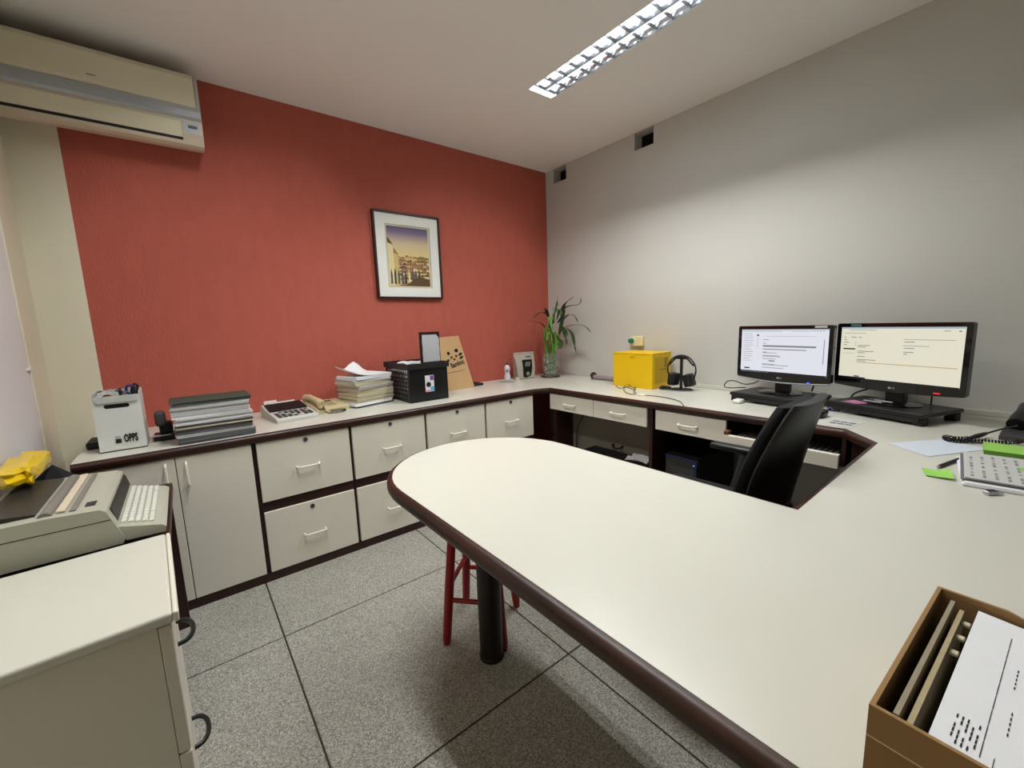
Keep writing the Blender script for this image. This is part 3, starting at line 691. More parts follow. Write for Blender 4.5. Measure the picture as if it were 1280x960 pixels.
# black desk gadget between box and documents
t = thing('desk_gadget', 'black desk gadget with rounded grey head beside white carton', 'desk gadget', (-2.825, -0.40, CT+0.0005))
obj('base', box(BM(), -2.865, -2.787, -0.44, -0.32, CT+0.0005, CT+0.022, 0.005), M_BLACK, t)
obj('pillar', box(BM(), -2.842, -2.793, -0.40, -0.33, CT+0.022, CT+0.075, 0.008), M_BLACKM, t)
obj('head', box(BM(), -2.853, -2.812, -0.425, -0.385, CT+0.060, CT+0.135, 0.017, 4), mat('dark warm grey plastic', (72, 66, 64), rough=0.5), t, smooth=True)
obj('plate', box(BM(), -2.868, -2.800, -0.452, -0.43, CT+0.024, CT+0.028, 0.001), M_SILVER, t)
tag(obj('stapler', box(BM(), -3.085, -3.040, -0.40, -0.26, CT+0.0005, CT+0.030, 0.007), M_BLACKM, origin=(-3.06, -0.33, CT)), 'small black stapler lying behind white carton', 'stapler')

# ------------------------------------------------------------------ printing calculator
t = thing('calculator', 'grey printing calculator with dark display on ivory worktop', 'calculator', (-2.292, -0.315, CT+0.0005), math.radians(8))
b = prism(BM(), [(-0.135, 0.0), (0.13, 0.0), (0.13, 0.066), (0.105, 0.070), (0.040, 0.046), (-0.125, 0.022), (-0.135, 0.014)], 0, -0.105, 0.105)
obj('body', b, M_CALC, t, world=False)
def on_slope(y): return 0.046+(y-0.040)*(0.024/0.165) if y < 0.04 else 0.046+(y-0.04)*(0.024/0.065)
b = BM(); bm = b
prism(b, [(0.000, on_slope(0.0)+0.0005), (0.098, 0.0675), (0.098, 0.072), (0.000, on_slope(0.0)+0.008)], 0, -0.095, 0.095); obj('display_window', b, mat('dark display window', (12, 12, 14), rough=0.55), t, world=False)
kl = []
for r in range(5):
    for c in range(7):
        y = -0.112+r*0.0195; x = -0.088+c*0.0255+(0.004 if c > 4 else 0)
        m_ = M_CKEYR if c == 5 and r > 1 else (M_CALC if (r+c) % 5 == 4 else M_CKEY)
        b = box(BM(), x, x+0.019, y, y+0.0145, on_slope(y)+0.0005, on_slope(y)+0.007, 0.002, 1); obj('key', b, m_, t, world=False)
b = prism(BM(), [(0.108, 0.069), (0.124, 0.0665), (0.126, 0.076), (0.112, 0.078)], 0, -0.07, 0.07); obj('printer_cover', b, M_CALC, t, world=False)
obj('paper_strip', box(BM(), -0.085, -0.020, 0.1265, 0.1285, 0.045, 0.088), mat('pinkish paper', (232, 216, 214), rough=0.8), t, world=False)

# ------------------------------------------------------------------ beige telephone
t = thing('telephone', 'beige corded telephone between calculator and paper stack', 'telephone', (-2.088, -0.268, CT+0.0005), math.radians(12))
b = prism(BM(), [(-0.09, 0.0), (0.10, 0.0), (0.10, 0.045), (0.06, 0.055), (-0.08, 0.030), (-0.09, 0.022)], 0, -0.095, 0.105)
bmesh.ops.bevel(b, geom=[e for e in b.edges if abs(e.verts[0].co.x-e.verts[1].co.x) < 1e-6], offset=0.010, segments=3, profile=0.5, affect='EDGES')
obj('base', b, M_BEIGE, t, world=False, smooth=True)
b = BM(); tube(b, [(-0.066, -0.092, 0.052), (-0.066, -0.06, 0.066), (-0.066, 0.0, 0.076), (-0.066, 0.06, 0.082), (-0.066, 0.098, 0.074)], [0.024, 0.021, 0.017, 0.019, 0.024], 14)
obj('handset', b, M_BEIGE, t, world=False, smooth=True)
for k, yy in enumerate((-0.080, 0.084)):
    obj('ear_cap', cyl(BM(), (-0.066, yy, 0.048+0.014*k), (-0.066, yy, 0.034+0.016*k), 0.021, n=16), M_BEIGE, t, world=False, smooth=True)
for r in range(4):
    for c in range(3):
        y = -0.055+r*0.025; x = -0.012+c*0.020; zz = 0.030+(y+0.08)*(0.025/0.14)
        obj('key', box(BM(), x, x+0.014, y, y+0.015, zz-0.001, zz+0.007, 0.002, 1), M_CKEY if r == 3 else mat('beige key plastic', (168, 152, 118), rough=0.5), t, world=False)
cord = [(-0.066, -0.105, 0.040), (-0.06, -0.135, 0.012), (-0.02, -0.150, 0.008), (0.03, -0.145, 0.008), (0.055, -0.118, 0.008), (0.03, -0.100, 0.008), (-0.02, -0.098, 0.010)]
pts = smooth_path(cord, 14); hel = []
for i, p in enumerate(pts):
    a = i*1.9; hel.append((p.x+0.0042*math.cos(a), p.y+0.0042*math.sin(a)*0.4, p.z+0.0042*math.sin(a)))
obj('cord', tube(BM(), hel, 0.0024, 5), M_BLACK, t, world=False, smooth=True)

# ------------------------------------------------------------------ black basket with papers and a framed sheet
t = thing('basket', 'black lattice plastic basket filled with papers on worktop', 'basket', (-1.50, -0.28, CT+0.0005))
kx0, kx1, ky0, ky1, kz0, kz1 = -1.640, -1.372, -0.470, -0.100, CT+0.0005, 0.955
obj('bottom', box(BM(), kx0, kx1, ky0, ky1, kz0, kz0+0.004), M_BLACK, t)
obj('front', box(BM(), kx0, kx1, ky0, ky0+0.004, kz0, kz1), M_BLACK, t)
obj('back', box(BM(), kx0, kx1, ky1-0.004, ky1, kz0, kz1), M_BLACK, t)
for xx in (kx0, kx1-0.004):
    b = BM(); nz, ny = 7, 13; zl, zh, yl, yh = kz0+0.020, kz1-0.010, ky0+0.03, ky1-0.03
    box(b, xx, xx+0.004, ky0+0.004, yl, kz0, kz1); box(b, xx, xx+0.004, yh, ky1-0.004, kz0, kz1); box(b, xx, xx+0.004, yl, yh, kz0, zl); box(b, xx, xx+0.004, yl, yh, zh, kz1)
    for i in range(1, nz):
        zz = zl+(zh-zl)*i/nz; box(b, xx, xx+0.004, yl, yh, zz-0.0045, zz+0.0045)
    for j in range(1, ny):
        yy = yl+(yh-yl)*j/ny; box(b, xx+0.0003, xx+0.0037, yy-0.0042, yy+0.0042, zl, zh)
    obj('lattice_side', b, M_BLACK, t)
b = BM(); e_ = 0.010
box(b, kx0-e_, kx1+e_, ky0-e_, ky0+0.003, 0.950, 0.985); box(b, kx0-e_, kx1+e_, ky1-0.003, ky1+e_, 0.950, 0.985)
box(b, kx0-e_, kx0+0.003, ky0+0.003, ky1-0.003, 0.950, 0.985); box(b, kx1-0.003, kx1+e_, ky0+0.003, ky1-0.003, 0.950, 0.985)
obj('rim', b, M_BLACKM, t)
st = obj('sticker', box(BM(), -1.535, -1.473, ky0-0.0008, ky0-0.0002, 0.800, 0.905), mat('white sticker', (222, 222, 224), rough=0.5), t)
obj('sticker_print', box(BM(), -1.500, -1.475, ky0-0.0012, ky0-0.0009, 0.872, 0.902), mat('purple print', (120, 70, 150), rough=0.5), st)
obj('sticker_print', cyl(BM(), (-1.512, ky0-0.0009, 0.846), (-1.512, ky0-0.0012, 0.846), 0.017, n=16), M_INK, st)
obj('sticker_print', box(BM(), -1.500, -1.474, ky0-0.0012, ky0-0.0009, 0.802, 0.832), mat('sky blue print', (96, 170, 210), rough=0.5), st)
obj('sticker_print', box(BM(), -1.534, -1.504, ky0-0.0012, ky0-0.0009, 0.802, 0.812), mat('pink print', (226, 130, 160), rough=0.5), st)
for i in range(4):
    tag(obj('paper_block', box(BM(), kx0+0.0055, kx1-0.012, ky0+0.085+0.002*i, ky1-0.010, kz0+0.0045+0.047*i, kz0+0.0045+0.047*i+0.0462, 0.001, 1, Matrix.Identity(4)), M_PAPER if i % 2 else M_PAPERG, origin=(-1.5, -0.25, kz0+0.0045+0.047*i)),
        ['grey white paper block at the bottom inside black basket', 'white paper block second from bottom inside black basket', 'grey white paper block third from bottom inside black basket', 'white paper block on top inside black basket'][i], 'papers', 'paper blocks inside the basket')
g = [[(-1.60+0.024*i, -0.36+0.05*j, 0.975+0.010*math.sin(i*0.9+j*1.4)) for j in range(5)] for i in range(9)]
tag(obj('loose_papers', sheet(BM(), g, 0.003), M_PAPER, origin=(-1.5, -0.26, 0.965), smooth=True), 'loose crumpled papers lying at the top of the black basket', 'papers')
t = thing('picture_stand', 'upright dark frame holding a creased white sheet in basket', 'frame', (-1.445, -0.402, kz0+0.005))
px0, px1, pz0, pz1, py = -1.520, -1.377, kz0+0.005, 1.178, -0.402
for a in ((px0, px0+0.011, pz0, pz1), (px1-0.011, px1, pz0, pz1)): obj('frame_side', box(BM(), a[0], a[1], py, py+0.010, a[2], a[3], 0.001, 1), M_DKB, t)
for a in ((px0+0.011, px1-0.011, pz0, pz0+0.011), (px0+0.011, px1-0.011, pz1-0.013, pz1)): obj('frame_rail', box(BM(), a[0], a[1], py, py+0.010, a[2], a[3], 0.001, 1), M_DKB, t)
obj('back_board', box(BM(), px0+0.011, px1-0.011, py+0.006, py+0.009, pz0+0.011, pz1-0.013), M_DKB, t)
b = BM(); rows = []
for i in range(10):
    row = []
    for j in range(7):
        x = px0+0.014+(px1-px0-0.022)*j/6; zz = 0.985+0.175*i/9
        if i == 9 and j == 6: x -= 0.02
        if i == 8 and j == 6: x -= 0.004
        row.append(b.verts.new((x, py-0.003-0.0022*math.sin(i*1.7+j*2.3)-0.002*(j == 6), zz)))
    rows.append(row)
for i in range(9):
    for j in range(6): b.faces.new((rows[i][j], rows[i][j+1], rows[i+1][j+1], rows[i+1][j]))
bmesh.ops.solidify(b, geom=b.faces[:], thickness=0.0008)
obj('sheet', b, M_PAPER, t, smooth=True)

# ------------------------------------------------------------------ kraft bag leaning on the red wall
t = thing('paper_bag', 'folded kraft paper bag with panda print leaning on red wall', 'paper bag', (-1.15, -0.18, CT+0.0005))
A, B_, C_, D_ = Vector((-1.305, -0.205, CT+0.0005)), Vector((-0.992, -0.205, CT+0.0005)), Vector((-1.022, -0.055, 1.135)), Vector((-1.225, -0.060, 1.128))
nrm = (B_-A).cross(D_-A).normalized()
if nrm.y > 0: nrm = -nrm
b = BM(); T = 0.012
bk = [b.verts.new(p-nrm*T+Vector((0, 0, 0.006 if i < 2 else 0))) for i, p in enumerate((A, B_, C_, D_))]; ft = [b.verts.new(p) for p in (A, B_, C_, D_)]
b.faces.new(ft); b.faces.new(bk[::-1])
for i in range(4):
    j = (i+1) % 4; b.faces.new((ft[i], bk[i], bk[j], ft[j]))
bmesh.ops.recalc_face_normals(b, faces=b.faces[:])
body = obj('body', b, M_KRAFT, t)
upb = ((D_+C_)/2-(A+B_)/2).normalized()
def bagp(u, v): # u metres from centre line, v fraction of height
    base = (A+B_)/2*(1-v)+(C_+D_)/2*v; return base+Vector((u, 0, 0))+nrm*0.0006
def disc(u, v, r, m, nm='panda_mark', rx=1.0, rot=0.0):
    c = bagp(u, v); b = BM(); n = 14; X = Vector((1, 0, 0)); Y = upb
    b.faces.new([b.verts.new(c+X*(r*rx*math.cos(a)*math.cos(rot)-r*math.sin(a)*math.sin(rot))+Y*(r*rx*math.cos(a)*math.sin(rot)+r*math.sin(a))) for a in [2*PI*i/n for i in range(n)]])
    r_ = bmesh.ops.solidify(b, geom=b.faces[:], thickness=0.0002)
    return obj(nm, b, m, body)
u0 = 0.000
u0 = 0.034
disc(u0-0.050, 0.680, 0.014, M_INK, 'printed_ear', 0.9); disc(u0+0.022, 0.725, 0.014, M_INK, 'printed_ear', 1.2, 0.4)
disc(u0-0.030, 0.600, 0.010, M_INK, 'printed_eye'); disc(u0+0.013, 0.620, 0.010, M_INK, 'printed_eye'); disc(u0-0.008, 0.560, 0.008, M_INK, 'printed_nose', 1.4)
for du, v in ((-0.066, 0.54), (0.052, 0.65), (0.056, 0.585)): disc(u0+du, v, 0.009, M_INK, 'printed_paw', 2.2, 0.5)
c = bagp(u0+0.012, 0.475)+nrm*0.0002
Mx = frame_m(c+nrm*0.0006, Vector((0.97, 0, 0))+upb*0.24, upb)
obj('lettering', text_bm('Bamboo', 0.056, Mx, bold=0.0014, sx=0.68), M_INK, body)
c = bagp(0.02, 0.33)+nrm*0.0003; b = BM(); box(b, -0.075, 0.075, -0.0015, 0.0015, 0, 0.0002); b.transform(frame_m(c, Vector((0.99, 0, 0))+upb*0.08, upb)); obj('printed_rule', b, M_INK, body)
tag(obj('dark_ledger', box(BM(), -0.985, -0.885, -0.17, -0.06, CT+0.0005, CT+0.018, 0.002), M_BLACKM, origin=(-0.93, -0.12, CT)), 'small dark booklet lying beside kraft bag', 'booklet')

# ------------------------------------------------------------------ bottle, dish, cup, pouch
t = thing('bottle', 'small lilac squeeze bottle with dark cap in front of red wall', 'bottle', (-0.612, -0.13, CT+0.008))
obj('body', lathe(BM(), [(0.022, CT+0.008), (0.026, CT+0.012), (0.026, CT+0.040), (0.019, CT+0.066), (0.021, CT+0.086), (0.026, CT+0.100), (0.024, CT+0.118), (0.012, CT+0.132), (0.009, CT+0.136)], (-0.612, -0.13), 20), M_BOTTLE, t, smooth=True)
obj('cap', lathe(BM(), [(0.010, CT+0.1365), (0.010, CT+0.146), (0.006, CT+0.150)], (-0.612, -0.13), 16), M_INK, t, smooth=True)
obj('label_band', box(BM(), -0.642, -0.620, -0.152, -0.1515, CT+0.082, CT+0.092, 0, 1), M_CKEY, t)
tag(obj('dish', lathe(BM(), [(0.050, CT+0.0005), (0.060, CT+0.003), (0.068, CT+0.007), (0.066, CT+0.0075), (0.050, CT+0.004)], (-0.63, -0.14), 28), M_PAPERG, origin=(-0.63, -0.14, CT), smooth=True), 'shallow pale dish under the small bottle', 'dish')
tag(obj('small_cup', lathe(BM(), [(0.012, CT+0.0005), (0.019, CT+0.020), (0.0175, CT+0.020), (0.011, CT+0.004)], (-0.528, -0.16), 18), M_WMETAL, origin=(-0.528, -0.16, CT), smooth=True), 'tiny white cup between bottle and grey pouch', 'cup')
t = thing('coffee_pouch', 'standing grey foil pouch with black print near the vase', 'pouch', (-0.43, -0.13, CT+0.0005), math.radians(-12))
b = BM(); lev = [(0.0, 0.075, 0.040), (0.01, 0.080, 0.045), (0.10, 0.086, 0.040), (0.17, 0.092, 0.022), (0.205, 0.097, 0.005), (0.228, 0.097, 0.003)]
rings = []
for zz, wx, dy_ in lev:
    rings.append([b.verts.new(p) for p in ((-wx, -dy_, zz), (wx, -dy_, zz), (wx, dy_, zz), (-wx, dy_, zz))])
for A_, B2 in zip(rings, rings[1:]):
    for i in range(4): b.faces.new((A_[i], A_[(i+1) % 4], B2[(i+1) % 4], B2[i]))
b.faces.new(rings[0][::-1]); b.faces.new(rings[-1])
po = obj('body', b, M_POUCH, t, world=False)
def pouch_y(zz):
    for (a, _, d1), (c, _, d2) in zip(lev, lev[1:]):
        if a <= zz <= c: return -(d1+(d2-d1)*(zz-a)/(c-a))-0.0008
    return -0.003
def pouch_poly(pts, m, nm, k=0.0):
    b = BM(); b.faces.new([b.verts.new((x, pouch_y(zz)-k, zz)) for x, zz in pts]); bmesh.ops.solidify(b, geom=b.faces[:], thickness=0.0002); obj(nm, b, m, po, world=False)
pouch_poly([(-0.030, 0.10), (-0.030, 0.020), (0.0, 0.012), (0.045, 0.030), (0.062, 0.10)], M_INK, 'printed_panel')
pouch_poly([(-0.030, 0.165), (-0.030, 0.1005), (0.062, 0.1005), (0.066, 0.165)], M_INK, 'printed_panel')
pouch_poly([(0.0, 0.055), (0.002, 0.030), (0.030, 0.034), (0.034, 0.050), (0.018, 0.066)], mat('pale green print', (176, 200, 160), rough=0.5), 'printed_leaf', 0.0006)
b = text_bm('03', 0.055, frame_m((0.016, -0.043, 0.125), (1, 0, 0), (0, -0.25, 1)), bold=0.001, sx=0.9); obj('lettering', b, M_POUCH, po, world=False)
pouch_poly([(0.010, 0.192), (0.010, 0.183), (0.062, 0.183), (0.062, 0.192)], M_INK, 'printed_line')

# ------------------------------------------------------------------ vase with lucky bamboo
vx, vy = -0.215, -0.235
t = thing('vase', 'glass vase with pebbles on a dark saucer in room corner', 'vase', (vx, vy, CT+0.0005))
obj('saucer', lathe(BM(), [(0.072, CT+0.0005), (0.085, CT+0.006), (0.083, CT+0.010), (0.066, CT+0.009)], (vx, vy), 28), mat('dark glazed saucer', (70, 64, 54), rough=0.25), t, smooth=True)
gl = [(0.048, CT+0.0105), (0.050, CT+0.014), (0.044, CT+0.040), (0.058, CT+0.090), (0.060, CT+0.130), (0.052, CT+0.180), (0.050, CT+0.205), (0.056, CT+0.215), (0.053, CT+0.215), (0.047, CT+0.204), (0.049, CT+0.180), (0.057, CT+0.130), (0.055, CT+0.090), (0.041, CT+0.042), (0.040, CT+0.018)]
gl = [(r_*1.28, z_) for r_, z_ in gl]
obj('glass', lathe(BM(), gl, (vx, vy), 32), M_GLASS, t, smooth=True)
rnd = random.Random(11)
for i in range(46):
    zz = CT+0.024+0.135*(i/46); rr = 0.040 if zz < CT+0.06 else 0.056
    a = i*2.4; q = rr*(0.55+0.45*rnd.random())
    b = BM(); bmesh.ops.create_icosphere(b, subdivisions=1, radius=rnd.uniform(0.009, 0.013))
    b.transform(Matrix.Translation((vx+q*math.cos(a), vy+q*math.sin(a), zz)) @ Matrix.Diagonal((1, 1, 0.8, 1)))
    obj('pebble', b, M_PEBD if i % 3 == 0 else M_PEB, t, smooth=True)
pl = thing('bamboo_plant', 'green lucky bamboo with long arching leaves in glass vase', 'plant', (vx, vy, CT+0.03))
stems = [((-0.012, 0.018), (-0.022, 0.050), 1.16), ((0.010, 0.0), (0.0, 0.0), 1.20), ((-0.004, -0.018), (-0.012, -0.055), 1.06), ((0.018, -0.012), (0.026, -0.04), 1.13), ((-0.02, 0.0), (-0.03, 0.02), 1.05)]
for i, (a, c, zt_) in enumerate(stems):
    p0 = Vector((vx+a[0], vy+a[1], CT+0.05)); p1 = Vector((vx+c[0], vy+c[1], zt_))
    b = BM(); pts, rr = [], []
    for k in range(13):
        f = k/12; pts.append(p0.lerp(p1, f)); rr.append(0.0115 if k % 3 else 0.0135)
    tube(b, pts, rr, 10); obj('stem', b, M_STEM, pl, smooth=True)
def leaf(pts, w, m):
    P = smooth_path(pts, 5); b = BM(); n = len(P); L_, R_, C0 = [], [], []
    for i, p in enumerate(P):
        d = (P[min(i+1, n-1)]-P[max(i-1, 0)]).normalized(); sd = d.cross(Vector((0, 0, 1)))
        sd = sd.normalized() if sd.length > 0.05 else Vector((0.6, -0.8, 0))
        up = sd.cross(d); f = i/(n-1); ww = w*(0.25+0.75*math.sin(PI*min(1, f*1.25+0.05)) if f < 0.76 else max(0.02, (1-f)/0.24*0.72))
        C0.append(b.verts.new(p-up*ww*0.25)); L_.append(b.verts.new(p+sd*ww)); R_.append(b.verts.new(p-sd*ww))
    for i in range(n-1):
        b.faces.new((L_[i], L_[i+1], C0[i+1], C0[i])); b.faces.new((C0[i], C0[i+1], R_[i+1], R_[i]))
    obj('leaf', b, m, pl, smooth=True)
def V(px, py, depth):      # point seen at a pixel, at a given distance along the view axis
    return CAM_POS+(_w+_r*((px-640)/CAM_F)-_u*((py-480)/CAM_F))*depth
for pts, w, m in [
    ([(692, 400, 3.60), (694, 386, 3.58), (698, 368, 3.56)], 0.014, M_LEAFD),
    ([(702, 390, 3.55), (706, 380, 3.5), (718, 370, 3.44)], 0.012, M_LEAFD),
    ([(702, 388, 3.52), (712, 382, 3.46), (724, 380, 3.40), (727, 370, 3.38)], 0.014, M_LEAFD),
    ([(704, 400, 3.55), (711, 393, 3.48), (718, 395, 3.44), (723, 404, 3.40)], 0.011, M_LEAF),
    ([(704, 410, 3.52), (716, 406, 3.45), (730, 407, 3.38), (739, 416, 3.34)], 0.013, M_LEAFD),
    ([(703, 408, 3.50), (707, 418, 3.44), (709, 432, 3.42)], 0.016, M_LEAFD),
    ([(708, 410, 3.46), (715, 417, 3.42), (718, 430, 3.40), (720, 442, 3.40)], 0.012, M_LEAFD),
    ([(686, 395, 3.60), (680, 390, 3.56), (673, 392, 3.52), (666, 398, 3.50)], 0.018, M_LEAFD),
    ([(686, 398, 3.60), (683, 388, 3.55), (680, 385, 3.52)], 0.011, M_LEAFD),
    ([(682, 410, 3.55), (676, 404, 3.50), (668, 402, 3.48), (659, 400, 3.46)], 0.009, M_LEAFD),
    ([(690, 410, 3.55), (686, 416, 3.48), (683, 426, 3.46)], 0.016, M_STEM),
    ([(692, 404, 3.56), (688, 396, 3.52), (689, 420, 3.48)], 0.020, M_STEM),
    ([(697, 428, 3.50), (698, 418, 3.48), (694, 440, 3.46)], 0.016, M_STEM),
    ([(696, 400, 3.58), (700, 386, 3.54), (702, 398, 3.50)], 0.014, M_LEAF),
    ([(690, 402, 3.58), (694, 390, 3.55), (697, 376, 3.60)], 0.012, M_LEAF),
    ([(688, 424, 3.52), (685, 410, 3.50), (688, 398, 3.50)], 0.018, M_STEM),
    ([(693, 430, 3.50), (690, 414, 3.48), (686, 402, 3.48)], 0.016, M_LEAF),
    ([(698, 424, 3.50), (701, 408, 3.50), (705, 390, 3.52), (706, 378, 3.54)], 0.014, M_LEAFD),
    ([(700, 436, 3.48), (700, 424, 3.46), (695, 418, 3.46)], 0.020, M_LEAF),
    ([(697, 404, 3.54), (702, 396, 3.50), (704, 384, 3.48)], 0.014, M_LEAFD),
    ([(689, 408, 3.54), (692, 396, 3.52), (692, 384, 3.54)], 0.013, M_LEAF)]:
    leaf([V(*p) for p in pts], w*1.45, m)

# ------------------------------------------------------------------ rolled tube, yellow carton, cables, headphones
t = thing('rolled_tube', 'grey roll with brown ends lying beside the yellow carton', 'tube', (-0.12, -0.74, CT+0.0005))
obj('roll', cyl(BM(), (-0.108, -0.630, CT+0.0195), (-0.118, -0.90, CT+0.0195), 0.0185, n=20), mat('grey mauve sleeve', (150, 138, 138), rough=0.5), t, smooth=True)
obj('end_ring', cyl(BM(), (-0.1075, -0.618, CT+0.0195), (-0.1085, -0.640, CT+0.0195), 0.0190, n=20), M_BROWNP, t, smooth=True)
obj('end_knob', cyl(BM(), (-0.075, -0.600, CT+0.0275), (-0.092, -0.616, CT+0.0275), 0.0265, n=20), M_BROWNP, t, smooth=True)
t = thing('yellow_carton', 'plain bright yellow carton standing on desk against grey wall', 'box', (-0.165, -1.122, CT+0.0005))
obj('carton', box(BM(), -0.280, -0.052, -1.282, -0.962, CT+0.0005, 0.972, 0.002), M_YEL, t)
obj('lid', box(BM(), -0.282, -0.050, -1.284, -0.960, 0.9722, 0.984, 0.003), M_YEL, t)
fp = obj('end_print', box(BM(), -0.252, -0.08, -1.2828, -1.2822, 0.775, 0.955), mat('yellow with olive print', (206, 168, 14), rough=0.5, var=0.12, vscale=50), t)
for i in range(3):
    obj('printed_bar', box(BM(), -0.135+0.014*i, -0.129+0.014*i, -1.2834, -1.2829, 0.88, 0.945), mat('olive ink', (110, 92, 20), rough=0.6), fp)
obj('printed_bar', box(BM(), -0.19, -0.11, -1.2834, -1.2829, 0.865, 0.870), mat('olive ink', (110, 92, 20)), fp)
obj('tab', box(BM(), -0.286, -0.2805, -1.145, -1.105, 0.958, 0.972, 0.002), M_YEL, t)
cz = CT+0.0035
t = thing('earphone_cable', 'thin olive cable with white plug looping before the yellow carton', 'cable', (-0.36, -1.2, CT+0.0005))
def D(px, py, z=CT+0.0035):   # desk point under a pixel
    d = _w+_r*((px-640)/CAM_F)-_u*((py-480)/CAM_F); return CAM_POS+d*((z-CAM_POS.z)/d.z)
loop = [D(794, 493), D(786, 492), D(780, 488), D(782, 481, cz+0.006), D(790, 479, cz+0.01), D(794, 482, cz+0.008), D(792, 487), D(784, 484, cz+0.006), D(774, 485), D(769, 480), D(772, 475, cz+0.02), D(778, 475, cz+0.02), D(786, 481, cz+0.015), D(794, 486, cz+0.004), D(792, 490), D(796, 492)]
obj('cord', tube(BM(), loop, 0.0024, 7, 5), M_CABLEG, t, smooth=True)
a, c = D(796, 493, CT+0.007), D(806, 494, CT+0.007)
obj('plug', tube(BM(), [a, a.lerp(c, 0.3), a.lerp(c, 0.8), c], [0.004, 0.0065, 0.0065, 0.003], 10), M_WMETAL, t, smooth=True)
obj('lead', tube(BM(), [c, D(818, 495), D(832, 497), D(848, 501), D(853, 505), D(855, 508)], 0.0024, 7, 5), M_CABLEG, t, smooth=True)
hx, hy = -0.175, -1.43
t = thing('headphone_stand', 'slim black headphone stand with oval base by yellow carton', 'stand', (hx, hy, CT+0.0005))
b = lathe(BM(), [(0.070, 0.0), (0.070, 0.005), (0.066, 0.007)], n=32); b.transform(Matrix.Translation((hx, hy, CT+0.0005))); obj('base', b, M_BLACKM, t, smooth=True)
obj('base_ring', tube(BM(), [(hx+0.073*math.cos(2*PI*i/32), hy+0.073*math.sin(2*PI*i/32), CT+0.0035) for i in range(33)], 0.003, 6), M_SILVER, t, smooth=True)
obj('post', box(BM(), hx-0.007, hx+0.007, hy-0.008, hy+0.008, CT+0.0075, 0.945, 0.002), M_BLACK, t)
obj('top_rest', prism(BM(), [(hy-0.035, 0.9455), (hy+0.035, 0.9455), (hy+0.030, 0.953), (hy, 0.958), (hy-0.030, 0.953)], 0, hx-0.016, hx+0.016), M_BLACK, t)
t = thing('headphones', 'black over-ear headphones hanging on the slim stand', 'headphones', (hx, hy, 0.80))
def hpt(a, r=0.098): return (hx, hy+r*math.sin(a), 0.872+r*math.cos(a))
obj('headband', tube(BM(), [hpt(-1.75+3.5*i/24) for i in range(25)], 0.0045, 8), M_BLACK, t, smooth=True)
b = BM()
for (ya, yb, za, zb) in ((-0.085, -0.036, 0.905, 0.955), (0.036, 0.085, 0.955, 0.905)):
    tube(b, [(hx-0.004, hy+ya, za), (hx-0.004, hy+yb, zb)], 0.006, 8)
tube(b, [(hx-0.004, hy-0.036, 0.955), (hx-0.004, hy, 0.9655), (hx-0.004, hy+0.036, 0.955)], 0.007, 8)
obj('head_pad', b, M_BLACKM, t, smooth=True)
for s, tilt in ((1, 0.12), (-1, -0.30)):
    Mc = Matrix.Translation((hx, hy+s*0.062, 0.812)) @ Matrix.Rotation(tilt+0.0, 4, 'X')
    b = BM(); box(b, -0.036, 0.036, -0.020, 0.020, -0.042, 0.042, 0.014, 3); b.transform(Mc); c1 = obj('ear_cup', b, M_BLACK, t, smooth=True)
    b = BM(); box(b, -0.034, 0.034, -0.010, 0.010, -0.040, 0.040, 0.009, 3); b.transform(Mc @ Matrix.Translation((0, -s*0.026, 0))); obj('ear_cushion', b, M_FABRIC, c1, smooth=True)
    obj('yoke', tube(BM(), [hpt(s*1.55), hpt(s*1.75, 0.097), (hx, hy+s*0.086, 0.82)], 0.005, 8), M_BLACK, c1, smooth=True)
cb = [(-0.225, -1.305), (-0.235, -1.345), (-0.215, -1.375), (-0.20, -1.33), (-0.23, -1.31), (-0.245, -1.35), (-0.225, -1.385), (-0.205, -1.345), (-0.228, -1.322), (-0.25, -1.36), (-0.24, -1.395)]
tag(obj('coiled_cable', tube(BM(), [(x, y, CT+0.006+0.002*i) for i, (x, y) in enumerate(cb)], 0.005, 8, 6), M_BLACK, origin=(-0.225, -1.345, CT), smooth=True), 'bunched black headphone cable between yellow carton and stand', 'cable')
tag(obj('mouse', box(BM(), -0.405, -0.345, -1.90, -1.855, CT+0.0005, CT+0.022, 0.010, 4), M_WMETAL, origin=(-0.375, -1.88, CT), smooth=True), 'small white computer mouse beside the black monitor riser', 'mouse')

